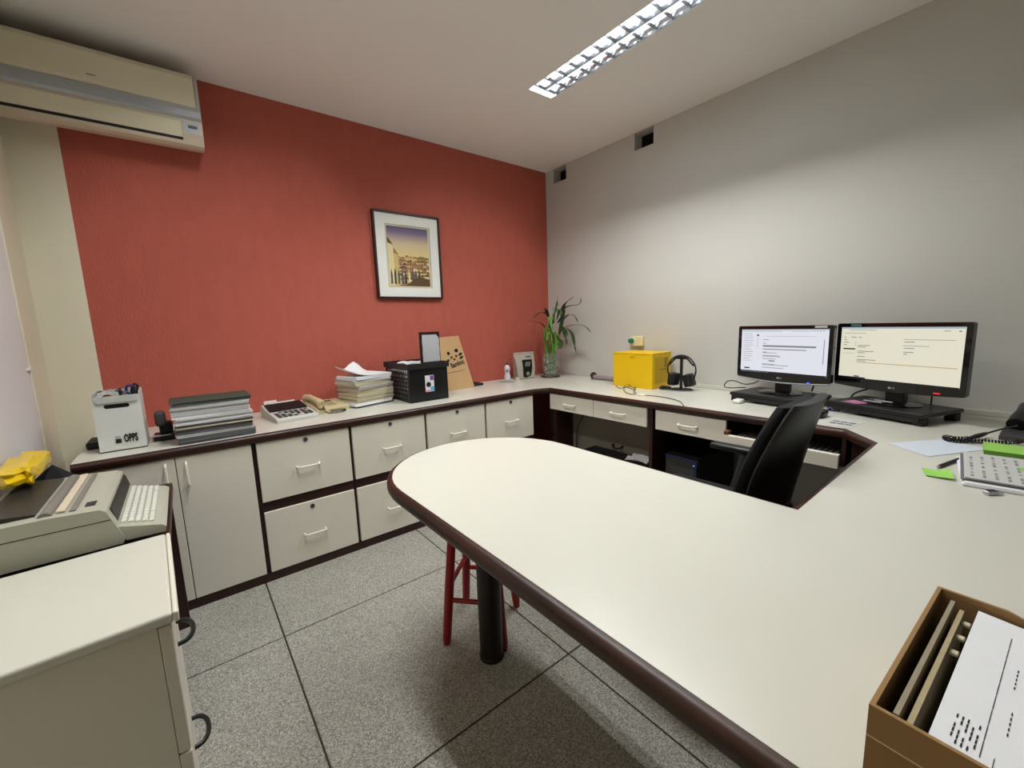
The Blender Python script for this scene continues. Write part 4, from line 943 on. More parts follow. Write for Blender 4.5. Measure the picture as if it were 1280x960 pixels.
# ------------------------------------------------------------------ monitors on risers
def monitor(label, cx, cy, ang, w, z0, z1, riser_label, screen_m, rows, lip, led, chin):
    # local frame: x to the viewer's right, -y towards the viewer
    rz = -(PI/2+ang)
    L = Vector((cx, cy, 0))
    R = thing('monitor_riser', riser_label, 'riser', (cx, cy, CT+0.0005), rz+ (0.03 if lip else 0.0), 'black monitor risers')
    RX, RY0, RY1, RH = 0.190, -0.150, 0.125, 0.050
    obj('shelf', box(BM(), -RX, RX, RY0, RY1, RH-0.018, RH, 0.004), M_BLACK, R, world=False)
    obj('front_rail', box(BM(), -RX+0.012, RX-0.012, RY0+0.003, RY0+0.018, 0.012, RH-0.0185, 0.001, 1), M_BLACKM, R, world=False)
    for sx in (-1, 1):
        for yy in (RY0+0.030, RY1-0.030):
            obj('foot', box(BM(), sx*(RX-0.022)-0.018, sx*(RX-0.022)+0.018, yy-0.022, yy+0.022, 0.0, RH-0.0185, 0.003, 1), M_BLACKM, R, world=False)
    zb = CT+0.0005+RH+0.0005
    t = thing('monitor', label, 'monitor', (cx, cy, zb), rz, 'desktop monitors')
    a, c = z0-zb, z1-zb; h = w/2
    pts = [(-h, a+0.010), (-h+0.006, a+0.003)]+[(-h+0.006+(w-0.012)*i/14, a+0.003-chin*math.sin(PI*i/14)) for i in range(1, 14)]+[(h-0.006, a+0.003), (h, a+0.010), (h, c-0.006), (h-0.006, c), (-h+0.006, c), (-h, c-0.006)]
    obj('bezel', prism(BM(), pts, 1, -0.012, 0.012), M_GLOSS, t, world=False)
    b = BM(); lev = [(0.0125, 0.94), (0.035, 0.72), (0.050, 0.45)]
    rings = [[b.verts.new((sx*h*k, y, (a+c)/2+sz*(c-a)/2*k)) for sx, sz in ((-1, -1), (1, -1), (1, 1), (-1, 1))] for y, k in lev]
    for A_, B2 in zip(rings, rings[1:]):
        for i in range(4): b.faces.new((A_[i], B2[i], B2[(i+1) % 4], A_[(i+1) % 4]))
    b.faces.new(rings[-1][::-1]); b.faces.new(rings[0]); bmesh.ops.recalc_face_normals(b, faces=b.faces[:])
    obj('back_shell', b, M_BLACKM, t, world=False)
    sx0, sx1 = -h+0.020, h-0.020; sz1 = c-0.018; sz0 = sz1-(sx1-sx0)*0.545; sz0 = max(sz0, a+0.030)
    sc = obj('screen', box(BM(), sx0, sx1, -0.0128, -0.0121, sz0, sz1), screen_m, t, world=False)
    W_, H_ = sx1-sx0, sz1-sz0
    by_m = {}
    for (u0, v0, u1, v1, m) in rows:
        bm = by_m.setdefault(m, BM()); box(bm, sx0+W_*u0, sx0+W_*u1, -0.0133, -0.0129, sz1-H_*v1, sz1-H_*v0)
    for m, bm in by_m.items():
        o = obj('screen_print', bm, m, sc, world=False); o['kind'] = 'stuff'
    obj('maker_mark', cyl(BM(), (-0.010, -0.0121, a+0.014-chin*0.3), (-0.010, -0.0127, a+0.014-chin*0.3), 0.005, n=12), M_SILVER, t, world=False)
    obj('maker_lettering', text_bm('LG', 0.012, frame_m((0.004, -0.0126, a+0.014-chin*0.3), (1, 0, 0), (0, 0, 1)), sx=1.1), M_SILVER, t, world=False)
    if lip:
        obj('lower_lip', tube(BM(), [(-h+0.006+(w-0.012)*i/14, -0.0105, a-0.001-chin*math.sin(PI*i/14)) for i in range(15)], 0.0045, 8), M_SILVER, t, world=False, smooth=True)
        obj('top_sticker', box(BM(), h-0.085, h-0.030, -0.0127, -0.0122, c-0.0125, c-0.003), M_PAPERG, t, world=False)
    else:
        obj('top_sticker', box(BM(), -h+0.060, -h+0.105, -0.0127, -0.0122, c-0.0145, c-0.004), mat('teal sticker', (70, 112, 112), rough=0.4), t, world=False)
    obj('power_light', box(BM(), h-0.105 if lip else h-0.100, h-0.092 if lip else h-0.078, -0.0160 if lip else -0.0131, -0.0128 if lip else -0.0121, a-0.005 if lip else a+0.006, a+0.001 if lip else a+0.012), M_LEDB if led else M_LEDR, t, world=False)
    obj('neck', box(BM(), -0.036, 0.036, 0.010, 0.045, 0.008, a+0.06, 0.005), M_BLACK, t, world=False)
    b = lathe(BM(), [(0.100, 0.0), (0.100, 0.004), (0.080, 0.010), (0.030, 0.014)], n=36); b.transform(Matrix.Translation((0, 0.0, 0)) @ Matrix.Diagonal((1.05, 0.9, 1, 1)))
    obj('base', b, M_GLOSS, t, world=False, smooth=True)
    if not lip:
        obj('base_trim', box(BM(), -0.075, 0.0, -0.072, -0.062, 0.0085, 0.0125, 0.001, 1), M_SILVER, t, world=False)
        obj('base_trim', box(BM(), -0.045, 0.025, -0.045, -0.036, 0.0115, 0.0155, 0.001, 1), M_SILVER, t, world=False)
    return t, R
rnd = random.Random(5)
rows = [(0.0, 0.0, 1.0, 0.025, M_SCRB), (0.0, 0.955, 1.0, 1.0, M_SCRD), (0.02, 0.045, 0.50, 0.052, M_SCRG), (0.62, 0.05, 0.80, 0.055, M_SCRG), (0.30, 0.155, 0.88, 0.16, M_SCRG),
        (0.20, 0.12, 0.225, 0.155, M_SCRD), (0.955, 0.22, 0.962, 0.72, M_SCRG), (0.28, 0.36, 0.88, 0.395, M_SCRG), (0.28, 0.44, 0.78, 0.458, M_SCRG), (0.05, 0.885, 0.12, 0.915, M_SCRD), (0.36, 0.70, 0.43, 0.72, M_SCRD)]
for i in range(13): rows.append((0.03, 0.10+i*0.052, 0.03+rnd.uniform(0.08, 0.13), 0.108+i*0.052, M_SCRG))
for i, (a, w_) in enumerate(((0.225, 0.07), (0.31, 0.04), (0.51, 0.05), (0.525, 0.17), (0.585, 0.2), (0.605, 0.22), (0.66, 0.16), (0.78, 0.15), (0.80, 0.31), (0.86, 0.26))): rows.append((0.28, a, 0.28+w_, a+0.012, M_SCRG))
for i in range(5): rows.append((0.205, 0.21+0.05*i, 0.22, 0.22+0.05*i, M_SCRG)); rows.append((0.82+0.03*i, 0.04, 0.832+0.03*i, 0.055, M_SCRG))
for i in range(11): rows.append((0.02+0.032*i, 0.968, 0.035+0.032*i, 0.988, M_SCRB))
ML, RL = monitor('smaller black monitor with white document on screen and silver lip', -0.215, -2.022, math.radians(11), 0.483, 0.862, 1.151, 'black monitor riser beside the white mouse', M_SCRW, rows, True, True, 0.014)
rows = [(0.0, 0.0, 1.0, 0.03, M_SCRB), (0.0, 0.955, 0.26, 1.0, M_SCRD), (0.26, 0.975, 1.0, 1.0, M_SCRD), (0.03, 0.405, 0.145, 0.43, M_SCRD), (0.165, 0.665, 0.97, 0.678, M_SCRO), (0.02, 0.50, 0.145, 0.506, M_SCRO),
        (0.56, 0.215, 0.94, 0.222, M_SCRG), (0.56, 0.325, 0.76, 0.333, M_SCRG), (0.15, 0.93, 0.20, 0.95, M_SCRD), (0.03, 0.11, 0.24, 0.117, M_SCRG), (0.08, 0.05, 0.33, 0.058, M_SCRG), (0.85, 0.065, 0.90, 0.075, M_SCRG), (0.955, 0.065, 0.972, 0.08, M_SCRD)]
for a, c, w_ in ((0.17, 0.19, 0.03), (0.17, 0.34, 0.11), (0.17, 0.37, 0.07), (0.17, 0.45, 0.15), (0.17, 0.48, 0.07), (0.17, 0.55, 0.07), (0.17, 0.61, 0.17), (0.17, 0.635, 0.08), (0.57, 0.255, 0.08), (0.57, 0.365, 0.08), (0.57, 0.435, 0.08), (0.57, 0.47, 0.03), (0.03, 0.185, 0.02), (0.10, 0.185, 0.05), (0.03, 0.235, 0.03), (0.03, 0.285, 0.05), (0.14, 0.285, 0.012), (0.03, 0.335, 0.035), (0.14, 0.335, 0.012)):
    rows.append((a, c, a+w_, c+0.012, M_SCRG))
for i in range(8): rows.append((0.27+0.0*i, 0.0, 0.28, 0.001, M_SCRB))
MR, RR = monitor('larger black monitor with pale yellow web page on screen', -0.225, -2.478, math.radians(20), 0.497, 0.853, 1.155, 'black monitor riser carrying the pink sticky notes', M_SCRY, rows, False, False, 0.012)
# sticky notes on the right riser
Mr = ROOTM[RR]
b = BM(); quad(b, (-0.135, -0.128, 0.0520), (-0.060, -0.135, 0.0520), (-0.045, -0.070, 0.0525), (-0.120, -0.060, 0.0540)); b.transform(Mr); bmesh.ops.solidify(b, geom=b.faces[:], thickness=0.001)
tag(obj('sticky_note', b, M_PINK, origin=Mr @ Vector((-0.09, -0.1, 0.052))), 'pink sticky notes lying on the black riser', 'sticky note')
def wire(label, pts, r=0.003, m=None):
    tag(obj('monitor_cable', tube(BM(), pts, r, 7, 6), m or M_BLACK, origin=pts[-1], smooth=True), label, 'cable', 'monitor cables')
wire('black cable from the smaller monitor bending to the wall', [V(960, 470, 2.36), V(952, 474, 2.38), V(942, 479, 2.42), V(930, 480, 2.46), V(918, 476, 2.50), V(909, 477, 2.53), V(907, 484, 2.54), (-0.030, -1.772, 0.772)])
wire('short black cable hanging behind the smaller monitor', [(-0.15, -2.12, 0.92), (-0.10, -2.14, 0.87), (-0.085, -2.135, 0.815), (-0.09, -2.13, 0.7945)], 0.004)
wire('straight black cable hanging behind the larger monitor', [(-0.215, -2.60, 0.90), (-0.195, -2.60, 0.86), (-0.190, -2.60, 0.82), (-0.19, -2.60, 0.7945)], 0.003)
wire('black cable sloping behind the larger monitor towards the riser', [(-0.16, -2.42, 0.87), (-0.11, -2.37, 0.835), (-0.06, -2.31, 0.800), (-0.05, -2.29, 0.768)], 0.004)
# printed card, purple clip and dark mouse in front of the risers
t = thing('printed_card', 'white card with black bars lying at desk edge before monitors', 'card', (-0.52, -2.36, CT+0.0005))
P_ = [D(1018, 530, CT+0.001), D(1062, 535, CT+0.001), D(1083, 527, CT+0.001), D(1036, 519, CT+0.001)]
b = BM(); quad(b, *P_); bmesh.ops.recalc_face_normals(b, faces=b.faces[:]); bmesh.ops.solidify(b, geom=b.faces[:], thickness=0.0008); cd_ = obj('card', b, M_PAPERG, t)
for k in range(2):
    for i in range(3):
        u0, u1, v0, v1 = 0.30+0.22*i, 0.48+0.22*i, 0.28+0.22*k, 0.36+0.22*k
        f = lambda u, v: (P_[0]*(1-u)+P_[1]*u)*(1-v)+(P_[3]*(1-u)+P_[2]*u)*v+Vector((0, 0, 0.0006))
        b = BM(); quad(b, f(u0, v0), f(u1, v0), f(u1, v1), f(u0, v1)); obj('printed_bar', b, M_INK, cd_)
tag(obj('dark_mouse', box(BM(), -0.520, -0.430, -2.300, -2.245, CT+0.0022, CT+0.034, 0.014, 4), M_BLACK, origin=(-0.475, -2.27, CT)), 'dark computer mouse behind the office chair back', 'mouse')
b = BM(); c = D(1040, 514, CT+0.0005)
tube(b, [c+Vector((0, 0.02, 0.004)), c+Vector((0.0, 0.008, 0.018)), c+Vector((0, -0.004, 0.006)), c+Vector((0, -0.014, 0.020)), c+Vector((0.004, -0.018, 0.004))], 0.0035, 7, 4)
tag(obj('purple_clip', b, mat('purple plastic', (110, 90, 150), rough=0.4), origin=c), 'small purple clip lying between the monitor risers', 'clip')

# ------------------------------------------------------------------ papers and small things on the bridge of the desk
z = CT+0.0008
P_ = [Vector((-0.79, -2.565, z)), Vector((-0.885, -2.680, z)), Vector((-0.66, -2.795, z)), Vector((-0.595, -2.685, z))]
b = BM(); quad(b, *P_); bmesh.ops.recalc_face_normals(b, faces=b.faces[:]); bmesh.ops.solidify(b, geom=b.faces[:], thickness=0.0006)
tag(obj('paper_sheet', b, mat('bluish paper', (206, 214, 226), rough=0.8), origin=P_[0]), 'single bluish white sheet lying before the coiled phone cord', 'paper')
pen(D(1171, 584, CT+0.005), D(1206, 571, CT+0.005), M_INK, 'black pen lying beside the green sticky note', 0.0045)
g = [[(-1.035-0.0125*i, -2.683-0.0095*j-0.003*i, CT+0.002+0.0015*(i+j)*0.2+0.010*max(0, (j-2)/4)**2*(1-i/9)) for j in range(7)] for i in range(7)]
tag(obj('sticky_note', sheet(BM(), g, 0.0008), M_GREEN, origin=(-1.07, -2.72, CT), smooth=True), 'curled lime green sticky note lying alone on desk', 'sticky note')
t = thing('usb_stick', 'small silver and black usb stick before the paper pile', 'usb stick', (-1.165, -2.826, CT+0.0005), math.radians(-42))
obj('body', box(BM(), -0.014, 0.012, -0.008, 0.008, 0.0, 0.010, 0.002, 1), M_SILVER, t, world=False)
obj('top_plate', box(BM(), -0.012, 0.010, -0.0055, 0.0055, 0.0102, 0.0112), M_INK, t, world=False)
obj('connector', box(BM(), 0.0122, 0.024, -0.006, 0.006, 0.002, 0.0075), M_CHROME, t, world=False)
# lime pad
t = thing('note_pad', 'thick lime green note pad beside the black telephone', 'note pad', (-0.68, -2.87, CT+0.0005), math.radians(4))
obj('block', box(BM(), -0.060, 0.060, -0.100, 0.085, 0.0, 0.016), M_GREEND, t, world=False)
obj('top_sheet', box(BM(), -0.061, 0.061, -0.101, 0.086, 0.0162, 0.0170), M_GREEN, t, world=False)
# paper pile
z = CT+0.0005
for i, (h, m, dx, dy_, rz, lb) in enumerate(((0.010, M_PAPER, -0.012, 0.006, 0.02, 'white paper bundle at the bottom of pile beside lime pad'), (0.003, M_PAPERD, 0.004, 0.003, -0.015, 'grey folder in the middle of pile beside lime pad'), (0.006, M_PAPERG, 0.006, 0.0, -0.02, 'printed grey bundle on top of pile beside lime pad'))):
    bundle(-0.965+dx, -2.880+dy_, z, z+h, 0.290, 0.235, math.radians(6)+rz, m, lb, 'papers piled beside the lime pad', 300+i); z += h+0.0006
top = bpy.data.objects[[o.name for o in bpy.data.objects if o.get('label', '').startswith('printed grey bundle')][0]]
b = BM(); rnd = random.Random(9)
for i in range(9):
    y = 0.10-0.022*i
    x = -0.13
    while x < 0.10:
        w_ = rnd.uniform(0.008, 0.03); box(b, x, x+w_, y, y+0.006, 0.0062, 0.0063); x += w_+rnd.uniform(0.005, 0.03)
o = obj('printed_text', b, M_INKG, top, world=False); o['kind'] = 'stuff'
b = BM(); quad(b, (-1.035, -2.895, z+0.001), (-0.925, -2.860, z+0.001), (-0.93, -2.965, z+0.0012), (-1.04, -2.975, z+0.001)); bmesh.ops.recalc_face_normals(b, faces=b.faces[:]); bmesh.ops.solidify(b, geom=b.faces[:], thickness=0.0006)
tag(obj('sticky_note', b, M_GREEN, origin=(-0.98, -2.92, z)), 'flat lime green note on top of the printed paper pile', 'sticky note')
# black desk telephone at the right
t = thing('desk_telephone', 'black desk telephone with coiled cord against grey wall', 'telephone', (-0.33, -2.94, CT+0.0005), math.radians(-6))
b = prism(BM(), [(-0.16, 0.0), (0.11, 0.0), (0.11, 0.055), (0.08, 0.060), (-0.14, 0.022), (-0.16, 0.014)], 1, -0.11, 0.115)
obj('base', b, M_CKEY, t, world=False)
obj('keypad_plate', box(BM(), -0.135, -0.02, -0.085, 0.06, 0, 0.003, 0.001, 1, Matrix.Translation((0, 0, 0.0365)) @ Matrix.Rotation(-0.171, 4, 'Y')), M_PAPERD, t, world=False)
b = BM(); tube(b, [(-0.10, 0.085, 0.050), (-0.06, 0.085, 0.068), (0.0, 0.085, 0.080), (0.06, 0.085, 0.088), (0.10, 0.085, 0.082)], [0.026, 0.022, 0.018, 0.021, 0.026], 14); obj('handset', b, M_BLACK, t, world=False, smooth=True)
cp = [D(1276, 552, CT+0.011), D(1255, 553, CT+0.009), D(1235, 552, CT+0.009), D(1215, 551, CT+0.009), D(1198, 551, CT+0.009), D(1184, 549, CT+0.009), D(1182, 546, CT+0.009), D(1195, 548, CT+0.009), D(1212, 548, CT+0.010)]
pts = smooth_path(cp, 26); hel = []
for i, p in enumerate(pts):
    a = i*1.15; d = (pts[min(i+1, len(pts)-1)]-pts[max(i-1, 0)]).normalized(); n1 = d.cross(Vector((0, 0, 1))).normalized()
    hel.append(p+n1*0.0065*math.cos(a)+Vector((0, 0, 0.0065*math.sin(a))))
obj('cord', tube(BM(), hel, 0.0022, 5), M_BLACK, t, smooth=True)
obj('cord_plug', tube(BM(), [D(1212, 548, CT+0.012), D(1222, 545, CT+0.014), D(1232, 542, CT+0.016)], [0.006, 0.009, 0.006], 8), M_BLACK, t, smooth=True)
obj('cord_lead', tube(BM(), [D(1232, 542, CT+0.016), D(1250, 537, CT+0.03), D(1272, 532, CT+0.05)], 0.003, 7), M_BLACK, t, smooth=True)

# ------------------------------------------------------------------ cardboard box with files on the peninsula
t = thing('cardboard_box', 'open brown cardboard box holding files and a printed form', 'box', (-2.12, -2.92, CT+0.0005), 0)
qx0, qx1, qy0, qy1, qz0, qz1 = -2.258, -1.975, -3.06, -2.797, CT+0.0005, 0.846
obj('bottom', box(BM(), qx0, qx1, qy0, qy1, qz0, qz0+0.004), M_CARD, t)
side = obj('side', box(BM(), qx0, qx0+0.004, qy0, qy1, qz0, qz1), M_CARD, t)
obj('fold_line', box(BM(), qx0-0.0006, qx0-0.0001, qy0, qy1, qz1-0.033, qz1-0.0315), mat('pale card edge', (190, 160, 118), rough=0.8), side)
obj('side', box(BM(), qx0+0.004, qx1-0.004, qy1-0.004, qy1, qz0, qz1), M_CARD, t)
b = prism(BM(), [(qy0, qz0), (qy1, qz0), (qy1, qz1), (qy1-0.060, qz1), (qy1-0.115, qz1-0.018), (qy0, qz1-0.018)], 0, qx1-0.004, qx1); obj('side', b, M_CARD, t)
obj('side', box(BM(), qx0+0.004, qx1-0.004, qy0, qy0+0.004, qz0, qz1), M_CARD, t)
for k, (yc, h, m, lb) in enumerate(((-2.814, 0.098, M_CARDIN, 'grey fibre board file standing second from box wall'), (-2.8235, 0.096, mat('beige file cover', (172, 156, 122), rough=0.7, var=0.1, vscale=80), 'beige file with punched edge standing in cardboard box'))):
    f_ = thing('file', lb, 'file', (-2.12, yc, qz0+0.0045), 0, 'files standing in the cardboard box')
    obj('cover', box(BM(), qx0+0.010, qx1-0.020-0.012*k, yc-0.002, yc+0.002, qz0+0.0045, qz0+0.0045+h), m, f_)
    obj('spine_band', box(BM(), qx0+0.012, qx1-0.022-0.012*k, yc+0.0021, yc+0.0034, qz0+0.006, qz0+0.0045+h-0.006), M_DKB if k == 0 else m, f_)
    if k == 1:
        for i in range(3): obj('tab', box(BM(), -2.10+0.035*i, -2.092+0.035*i, yc-0.010, yc-0.0021, qz0+h-0.004, qz0+h, 0.0008, 1), M_PAPERY, f_)
tag(obj('form_block', box(BM(), qx0+0.010, qx1-0.010, qy0+0.010, -2.838, qz0+0.0045, qz0+0.088, 0.001, 1), M_PAPERG, origin=(-2.12, -2.97, qz0+0.0045)), 'thick block of papers under the printed form in cardboard box', 'papers')
t = thing('printed_form', 'white printed form lying on top inside cardboard box', 'paper', (-2.115, -2.95, qz0+0.0885))
fz = qz0+0.0900
f = lambda x, y: (x, y, fz+0.006*max(0, (y+2.93)/0.09))
g = [[f(-2.250+0.0265*i, -3.052+0.0362*j) for j in range(7)] for i in range(11)]
fs = obj('sheet', sheet(BM(), g, 0.0006), M_PAPER, t, smooth=True)
b = BM(); rnd = random.Random(2)
def bar(x0, x1, y0, y1):
    k = 0.0005
    b.faces.new([b.verts.new(Vector(f(x, y))+Vector((0, 0, k))) for x, y in ((x0, y0), (x1, y0), (x1, y1), (x0, y1))])
for i in range(9): bar(-2.235+0.024*i, -2.212+0.024*i, -2.8645, -2.8640)
for k in range(5):
    for i in range(6): bar(-2.236+0.007*i, -2.230+0.007*i, -2.847-0.0035*k, -2.8460-0.0035*k) if (i+k) % 4 else None
for k in range(2):
    for i in range(5): bar(-2.19+0.075*k+0.008*i, -2.185+0.075*k+0.008*i, -2.876+0.002*k, -2.8752+0.002*k)
for k in range(4):
    for i in range(7): bar(-2.10+0.0055*i, -2.096+0.0055*i, -2.900-0.006*k, -2.8985-0.006*k) if (i*k) % 3 != 1 else None
for k in range(5):
    for i in range(7): bar(-2.195+0.0055*i, -2.191+0.0055*i, -2.892-0.006*k, -2.8905-0.006*k) if (i+k) % 5 != 1 else None
bar(-2.240, -2.226, -2.872, -2.8716)
bmesh.ops.recalc_face_normals(b, faces=b.faces[:])
o = obj('printed_text', b, M_INK, fs); o['kind'] = 'stuff'

def spin(o, c, ang):
    R_ = Matrix.Rotation(ang, 4, 'Z'); c = Vector(c)
    o.location = c+(R_ @ (o.location-c)); o.rotation_euler.z += ang
for o in [o for o in bpy.data.objects if o.parent is None and ('cardboard box' in o.get('label', '') or 'second from box wall' in o.get('label', ''))]:
    spin(o, (qx0, qy1, 0), math.radians(-3))
# ------------------------------------------------------------------ office chair
chx, chy = -1.19, -2.105
t = thing('office_chair', 'black office chair with curved shell back before the keyboard tray', 'chair', (chx, chy, 0), math.radians(2))
def loft(bm, rings):
    rr = [[bm.verts.new(p) for p in r] for r in rings]; n = len(rr[0])
    for A_, B2 in zip(rr, rr[1:]):
        for i in range(n): bm.faces.new((A_[i], A_[(i+1) % n], B2[(i+1) % n], B2[i]))
    bm.faces.new(rr[0][::-1]); bm.faces.new(rr[-1]); bmesh.ops.recalc_face_normals(bm, faces=bm.faces[:]); return bm
def back_rings(y_off, th, wk, z0, z1, tilt):
    out = []
    for i in range(13):
        f_ = i/12; zz = z0+(z1-z0)*f_
        w_ = wk*(0.80+0.20*math.sin(PI*min(1, f_*1.15)))*(1 if f_ < 0.80 else math.sqrt(max(0.02, 1-((f_-0.80)/0.205)**2*0.36)))
        yc = y_off-tilt*(zz-z0)-0.02*f_*f_; r = []
        for k in range(20):
            a = 2*PI*k/20; cx_ = math.copysign(abs(math.cos(a))**0.45, math.cos(a)); sy_ = math.copysign(abs(math.sin(a))**0.7, math.sin(a))
            x = w_*cx_; r.append((x, yc+th*sy_+0.045*(x/wk)**2*1.0, zz))
        out.append(r)
    return out
obj('back_shell', loft(BM(), back_rings(-0.245, 0.016, 0.228, 0.47, 0.940, 0.17)), M_SHELL, t, world=False, smooth=True)
obj('back_cushion', loft(BM(), back_rings(-0.212, 0.022, 0.215, 0.50, 0.928, 0.17)), M_FABRIC, t, world=False, smooth=True)
b = BM(); box(b, -0.235, 0.235, -0.20, 0.25, 0.43, 0.50, 0.035, 4); obj('seat', b, M_FABRIC, t, world=False, smooth=True)
obj('seat_pan', box(BM(), -0.22, 0.22, -0.19, 0.235, 0.415, 0.432, 0.006), M_SHELL, t, world=False)
obj('back_bracket', tube(BM(), [(0, -0.05, 0.405), (0, -0.22, 0.41), (0, -0.275, 0.46), (0, -0.285, 0.58)], [0.022, 0.024, 0.022, 0.014], 10), M_BLACK, t, world=False, smooth=True)
for s in (-1, 1):
    b = BM(); box(b, s*0.285-0.026, s*0.285+0.026, -0.16, 0.10, 0.632, 0.659, 0.011, 3); ap = obj('armrest', b, M_BLACK, t, world=False, smooth=True)
    obj('arm_support', tube(BM(), [(s*0.18, 0.0, 0.408), (s*0.26, 0.0, 0.41), (s*0.285, 0.0, 0.45), (s*0.285, -0.03, 0.56), (s*0.285, -0.04, 0.633)], 0.020, 10), M_TWG, t, world=False, smooth=True)
obj('gas_column', cyl(BM(), (0, 0, 0.09), (0, 0, 0.41), 0.026, n=18), M_BLACK, t, world=False, smooth=True)
for i in range(5):
    a = 2*PI*i/5+0.3; dx, dy_ = math.cos(a), math.sin(a)
    obj('base_leg', tube(BM(), [(0, 0, 0.105), (dx*0.14, dy_*0.14, 0.095), (dx*0.26, dy_*0.26, 0.072)], [0.024, 0.020, 0.014], 8), M_BLACK, t, world=False, smooth=True)
    px_, py_ = dx*0.26, dy_*0.26
    obj('caster', cyl(BM(), (px_-dy_*0.022, py_+dx*0.022, 0.027), (px_+dy_*0.022, py_-dx*0.022, 0.027), 0.027, n=16), M_BLACKM, t, world=False, smooth=True)
    obj('caster_stem', cyl(BM(), (px_, py_, 0.045), (px_, py_, 0.072), 0.008, n=8), M_CHROME, t, world=False)

# ------------------------------------------------------------------ red stool under the peninsula
t = thing('stool', 'red painted wooden stool tucked under the rounded desk end', 'stool', (-1.882, -1.557, 0), 0)
sc_ = Vector((-1.882, -1.557, 0)); feet = [Vector((-2.052, -1.553, 0)), Vector((-1.862, -1.392, 0)), Vector((-1.712, -1.563, 0)), Vector((-1.903, -1.722, 0))]
obj('seat', lathe(BM(), [(0.135, 0.600), (0.150, 0.606), (0.152, 0.622), (0.140, 0.632)], (sc_.x, sc_.y), 32), M_REDW, t, smooth=True)
tops = [sc_+(f_-sc_)*0.60+Vector((0, 0, 0.605)) for f_ in feet]
for f_, tp in zip(feet, tops):
    P0 = f_; obj('leg', tube(BM(), [P0, P0.lerp(tp, 0.05), P0.lerp(tp, 0.35), P0.lerp(tp, 0.7), tp], [0.013, 0.0165, 0.018, 0.0165, 0.014], 14), M_REDW, t, smooth=True)
for i in range(4):
    j = (i+1) % 4; f1 = 0.29 if i % 2 else 0.38
    obj('stretcher', cyl(BM(), feet[i].lerp(tops[i], f1), feet[j].lerp(tops[j], f1), 0.0095, n=10), M_REDW, t, smooth=True)

# ------------------------------------------------------------------ typing desk, typewriter and things behind it
TD = 0.620
t = thing('typing_desk', 'low mahogany typing desk carrying the grey typewriter', 'desk', (-3.0, -1.06, 0))
obj('top', box(BM(), -3.205, -2.826, -1.392, -0.725, TD-0.025, TD), M_DKB, t)
obj('edge_strip', box(BM(), -2.8255, -2.812, -1.392, -0.725, TD-0.028, TD, 0.003), M_BROWN, t)
obj('side_panel', box(BM(), -3.20, -2.822, -0.760, -0.735, 0.0, TD-0.0255), M_DKB, t)
obj('side_panel', box(BM(), -3.20, -2.822, -1.390, -1.365, 0.0, TD-0.0255), M_DKB, t)
obj('back_panel', box(BM(), -3.205, -3.19, -1.364, -0.761, 0.15, TD-0.0255), M_DKB, t)
t = thing('typewriter', 'grey electronic typewriter with smoked cover on low typing desk', 'typewriter', (-2.99, -1.16, TD+0.0005))
ty0, ty1 = -1.366, -0.945; Z0 = 0.655
for fx in (-3.14, -2.93):
    for fy in (-1.33, -0.98):
        obj('foot', cyl(BM(), (fx, fy, TD+0.0005), (fx, fy, Z0-0.0002), 0.020, n=14), M_BLACKM, t, smooth=True)
body = [(-3.175, Z0), (-2.905, Z0), (-2.899, Z0+0.012), (-2.928, Z0+0.098), (-2.940, Z0+0.106), (-3.035, Z0+0.112), (-3.175, Z0+0.112)]
obj('body', prism(BM(), body, 1, ty0, ty1), M_TW, t)
obj('side_seam', prism(BM(), [(-3.172, Z0+0.074), (-2.922, Z0+0.072), (-2.922, Z0+0.074), (-3.172, Z0+0.076)], 1, ty0-0.0006, ty0-0.0001), M_TWG, t)
kd = obj('keyboard_deck', prism(BM(), [(-2.8985, Z0+0.004), (-2.815, Z0+0.001), (-2.812, Z0+0.016), (-2.822, Z0+0.024), (-2.906, Z0+0.046), (-2.9115, Z0+0.046)], 1, ty0+0.006, ty1-0.020), M_TW, t)
obj('display_recess', prism(BM(), [(-2.9165, Z0+0.062), (-2.9125, Z0+0.052), (-2.9205, Z0+0.086), (-2.9250, Z0+0.092)], 1, ty0+0.040, ty1-0.012), M_TWG, t)
def deck(x): return Z0+0.024+(-2.822-x)*(0.022/0.084)
b = BM()
for r in range(5):
    nk = 13 if r else 1
    for c in range(13):
        if r == 0 and c not in (0, 1, 2, 11, 12): continue
        xk = -2.838-r*0.0145; yk = ty0+0.035+c*0.0272
        box(b, xk-0.0115, xk, yk, yk+0.0225, deck(xk)-0.001, deck(xk)+0.008, 0.002, 1)
o = obj('keys', b, M_KEY, kd); o['kind'] = 'stuff'
obj('space_bar', box(BM(), -2.8495, -2.838, ty0+0.12, ty0+0.32, deck(-2.838)-0.001, deck(-2.838)+0.008, 0.002, 1), M_KEY, kd)
obj('smoked_cover', prism(BM(), [(-3.150, Z0+0.1125), (-3.060, Z0+0.1125), (-3.058, Z0+0.118), (-3.150, Z0+0.128)], 1, ty0+0.040, ty1-0.03), M_TWD, t)
obj('platen', cyl(BM(), (-3.040, ty0+0.02, Z0+0.108), (-3.040, ty1-0.02, Z0+0.108), 0.014, n=16), mat('grey platen rubber', (126, 120, 112), rough=0.6), t, smooth=True)
obj('paper_bail', box(BM(), -3.022, -3.004, ty0+0.028, ty1-0.024, Z0+0.1115, Z0+0.119, 0.003), M_ACP, t)
obj('slot_strip', box(BM(), -2.998, -2.985, ty0+0.028, ty1-0.02, Z0+0.1100, Z0+0.1135, 0.001, 1), mat('grey platen rubber', (126, 120, 112)), t)
obj('name_plate', box(BM(), -2.972, -2.952, ty0+0.050, ty0+0.085, Z0+0.1075, Z0+0.1098), M_TWG, t)
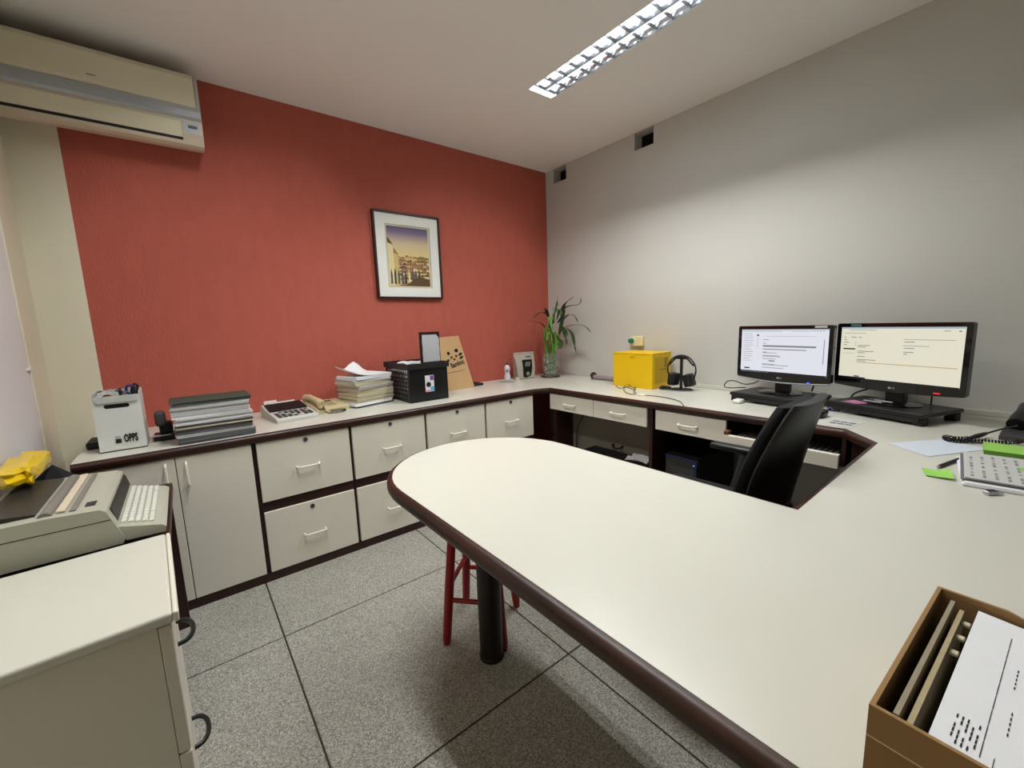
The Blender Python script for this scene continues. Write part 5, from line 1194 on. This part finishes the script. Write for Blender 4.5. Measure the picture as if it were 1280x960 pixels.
# yellow bag on the back of the typewriter
b = BM(); bmesh.ops.create_icosphere(b, subdivisions=3, radius=1.0)
rnd = random.Random(4)
for v in b.verts:
    k = 1+0.10*math.sin(7*v.co.x+5*v.co.y)+0.07*math.sin(11*v.co.y+9*v.co.z)
    v.co = Vector((math.copysign(abs(v.co.x)**0.6, v.co.x)*0.042*k, math.copysign(abs(v.co.y)**0.55, v.co.y)*0.165*k, math.copysign(abs(v.co.z)**0.6, v.co.z)*0.030*k))
zmin = min(v.co.z for v in b.verts); b.transform(Matrix.Translation((-3.148, -0.93, Z0+0.1285-zmin)) @ Matrix.Rotation(0.03, 4, 'Z') @ Matrix.Rotation(0.0, 4, 'X'))
tag(obj('yellow_bag', b, M_YBAG, origin=(-3.15, -0.92, Z0+0.113), smooth=True), 'shiny yellow plastic pack lying on the typewriter back', 'plastic pack')
b = BM(); P_ = [(-3.16, -0.86, TD+0.0005), (-3.045, -0.80, TD+0.0005), (-3.06, -0.775, TD+0.105), (-3.115, -0.79, TD+0.165), (-3.165, -0.82, TD+0.12)]
b.faces.new([b.verts.new(p) for p in P_]); bmesh.ops.solidify(b, geom=b.faces[:], thickness=0.012)
tag(obj('black_folder', b, M_BLACKM, origin=(-3.1, -0.82, TD)), 'black floppy folder standing behind the typewriter', 'folder')

# ------------------------------------------------------------------ drawer pedestal beside the typing desk
PZ = 0.662
t = thing('drawer_pedestal', 'ivory drawer pedestal with dark bow handles beside typing desk', 'drawer pedestal', (-3.0, -1.62, 0))
PED = t
obj('top', box(BM(), -3.19, -2.796, -1.846, -1.398, PZ-0.024, PZ, 0.006, 3), M_LAM, t)
obj('edge_band', box(BM(), -2.7955, -2.786, -1.846, -1.398, PZ-0.024, PZ-0.0005, 0.004, 3), M_LAMV, t)
obj('body', box(BM(), -3.19, -2.822, -1.838, -1.405, 0.03, PZ-0.0245), M_LAMV, t)
obj('plinth', box(BM(), -3.18, -2.85, -1.83, -1.41, 0.0, 0.03), M_DKB, t)
for (za, zb) in ((0.345, 0.634), (0.035, 0.341)):
    d = obj('drawer', box(BM(), -2.8215, -2.800, -1.838, -1.405, za, zb, 0.002, 1), M_LAMV, t)
    zc = 0.487 if za > 0.2 else 0.205
    pts = [(-2.8005, -1.57, zc), (-2.783, -1.575, zc), (-2.771, -1.595, zc), (-2.768, -1.622, zc), (-2.771, -1.649, zc), (-2.783, -1.669, zc), (-2.8005, -1.674, zc)]
    obj('handle', tube(BM(), pts, 0.0055, 8, 4), M_BLACK, d, smooth=True)
PED.rotation_euler = (0, 0, math.radians(2.5)); PED.location.x -= 0.010
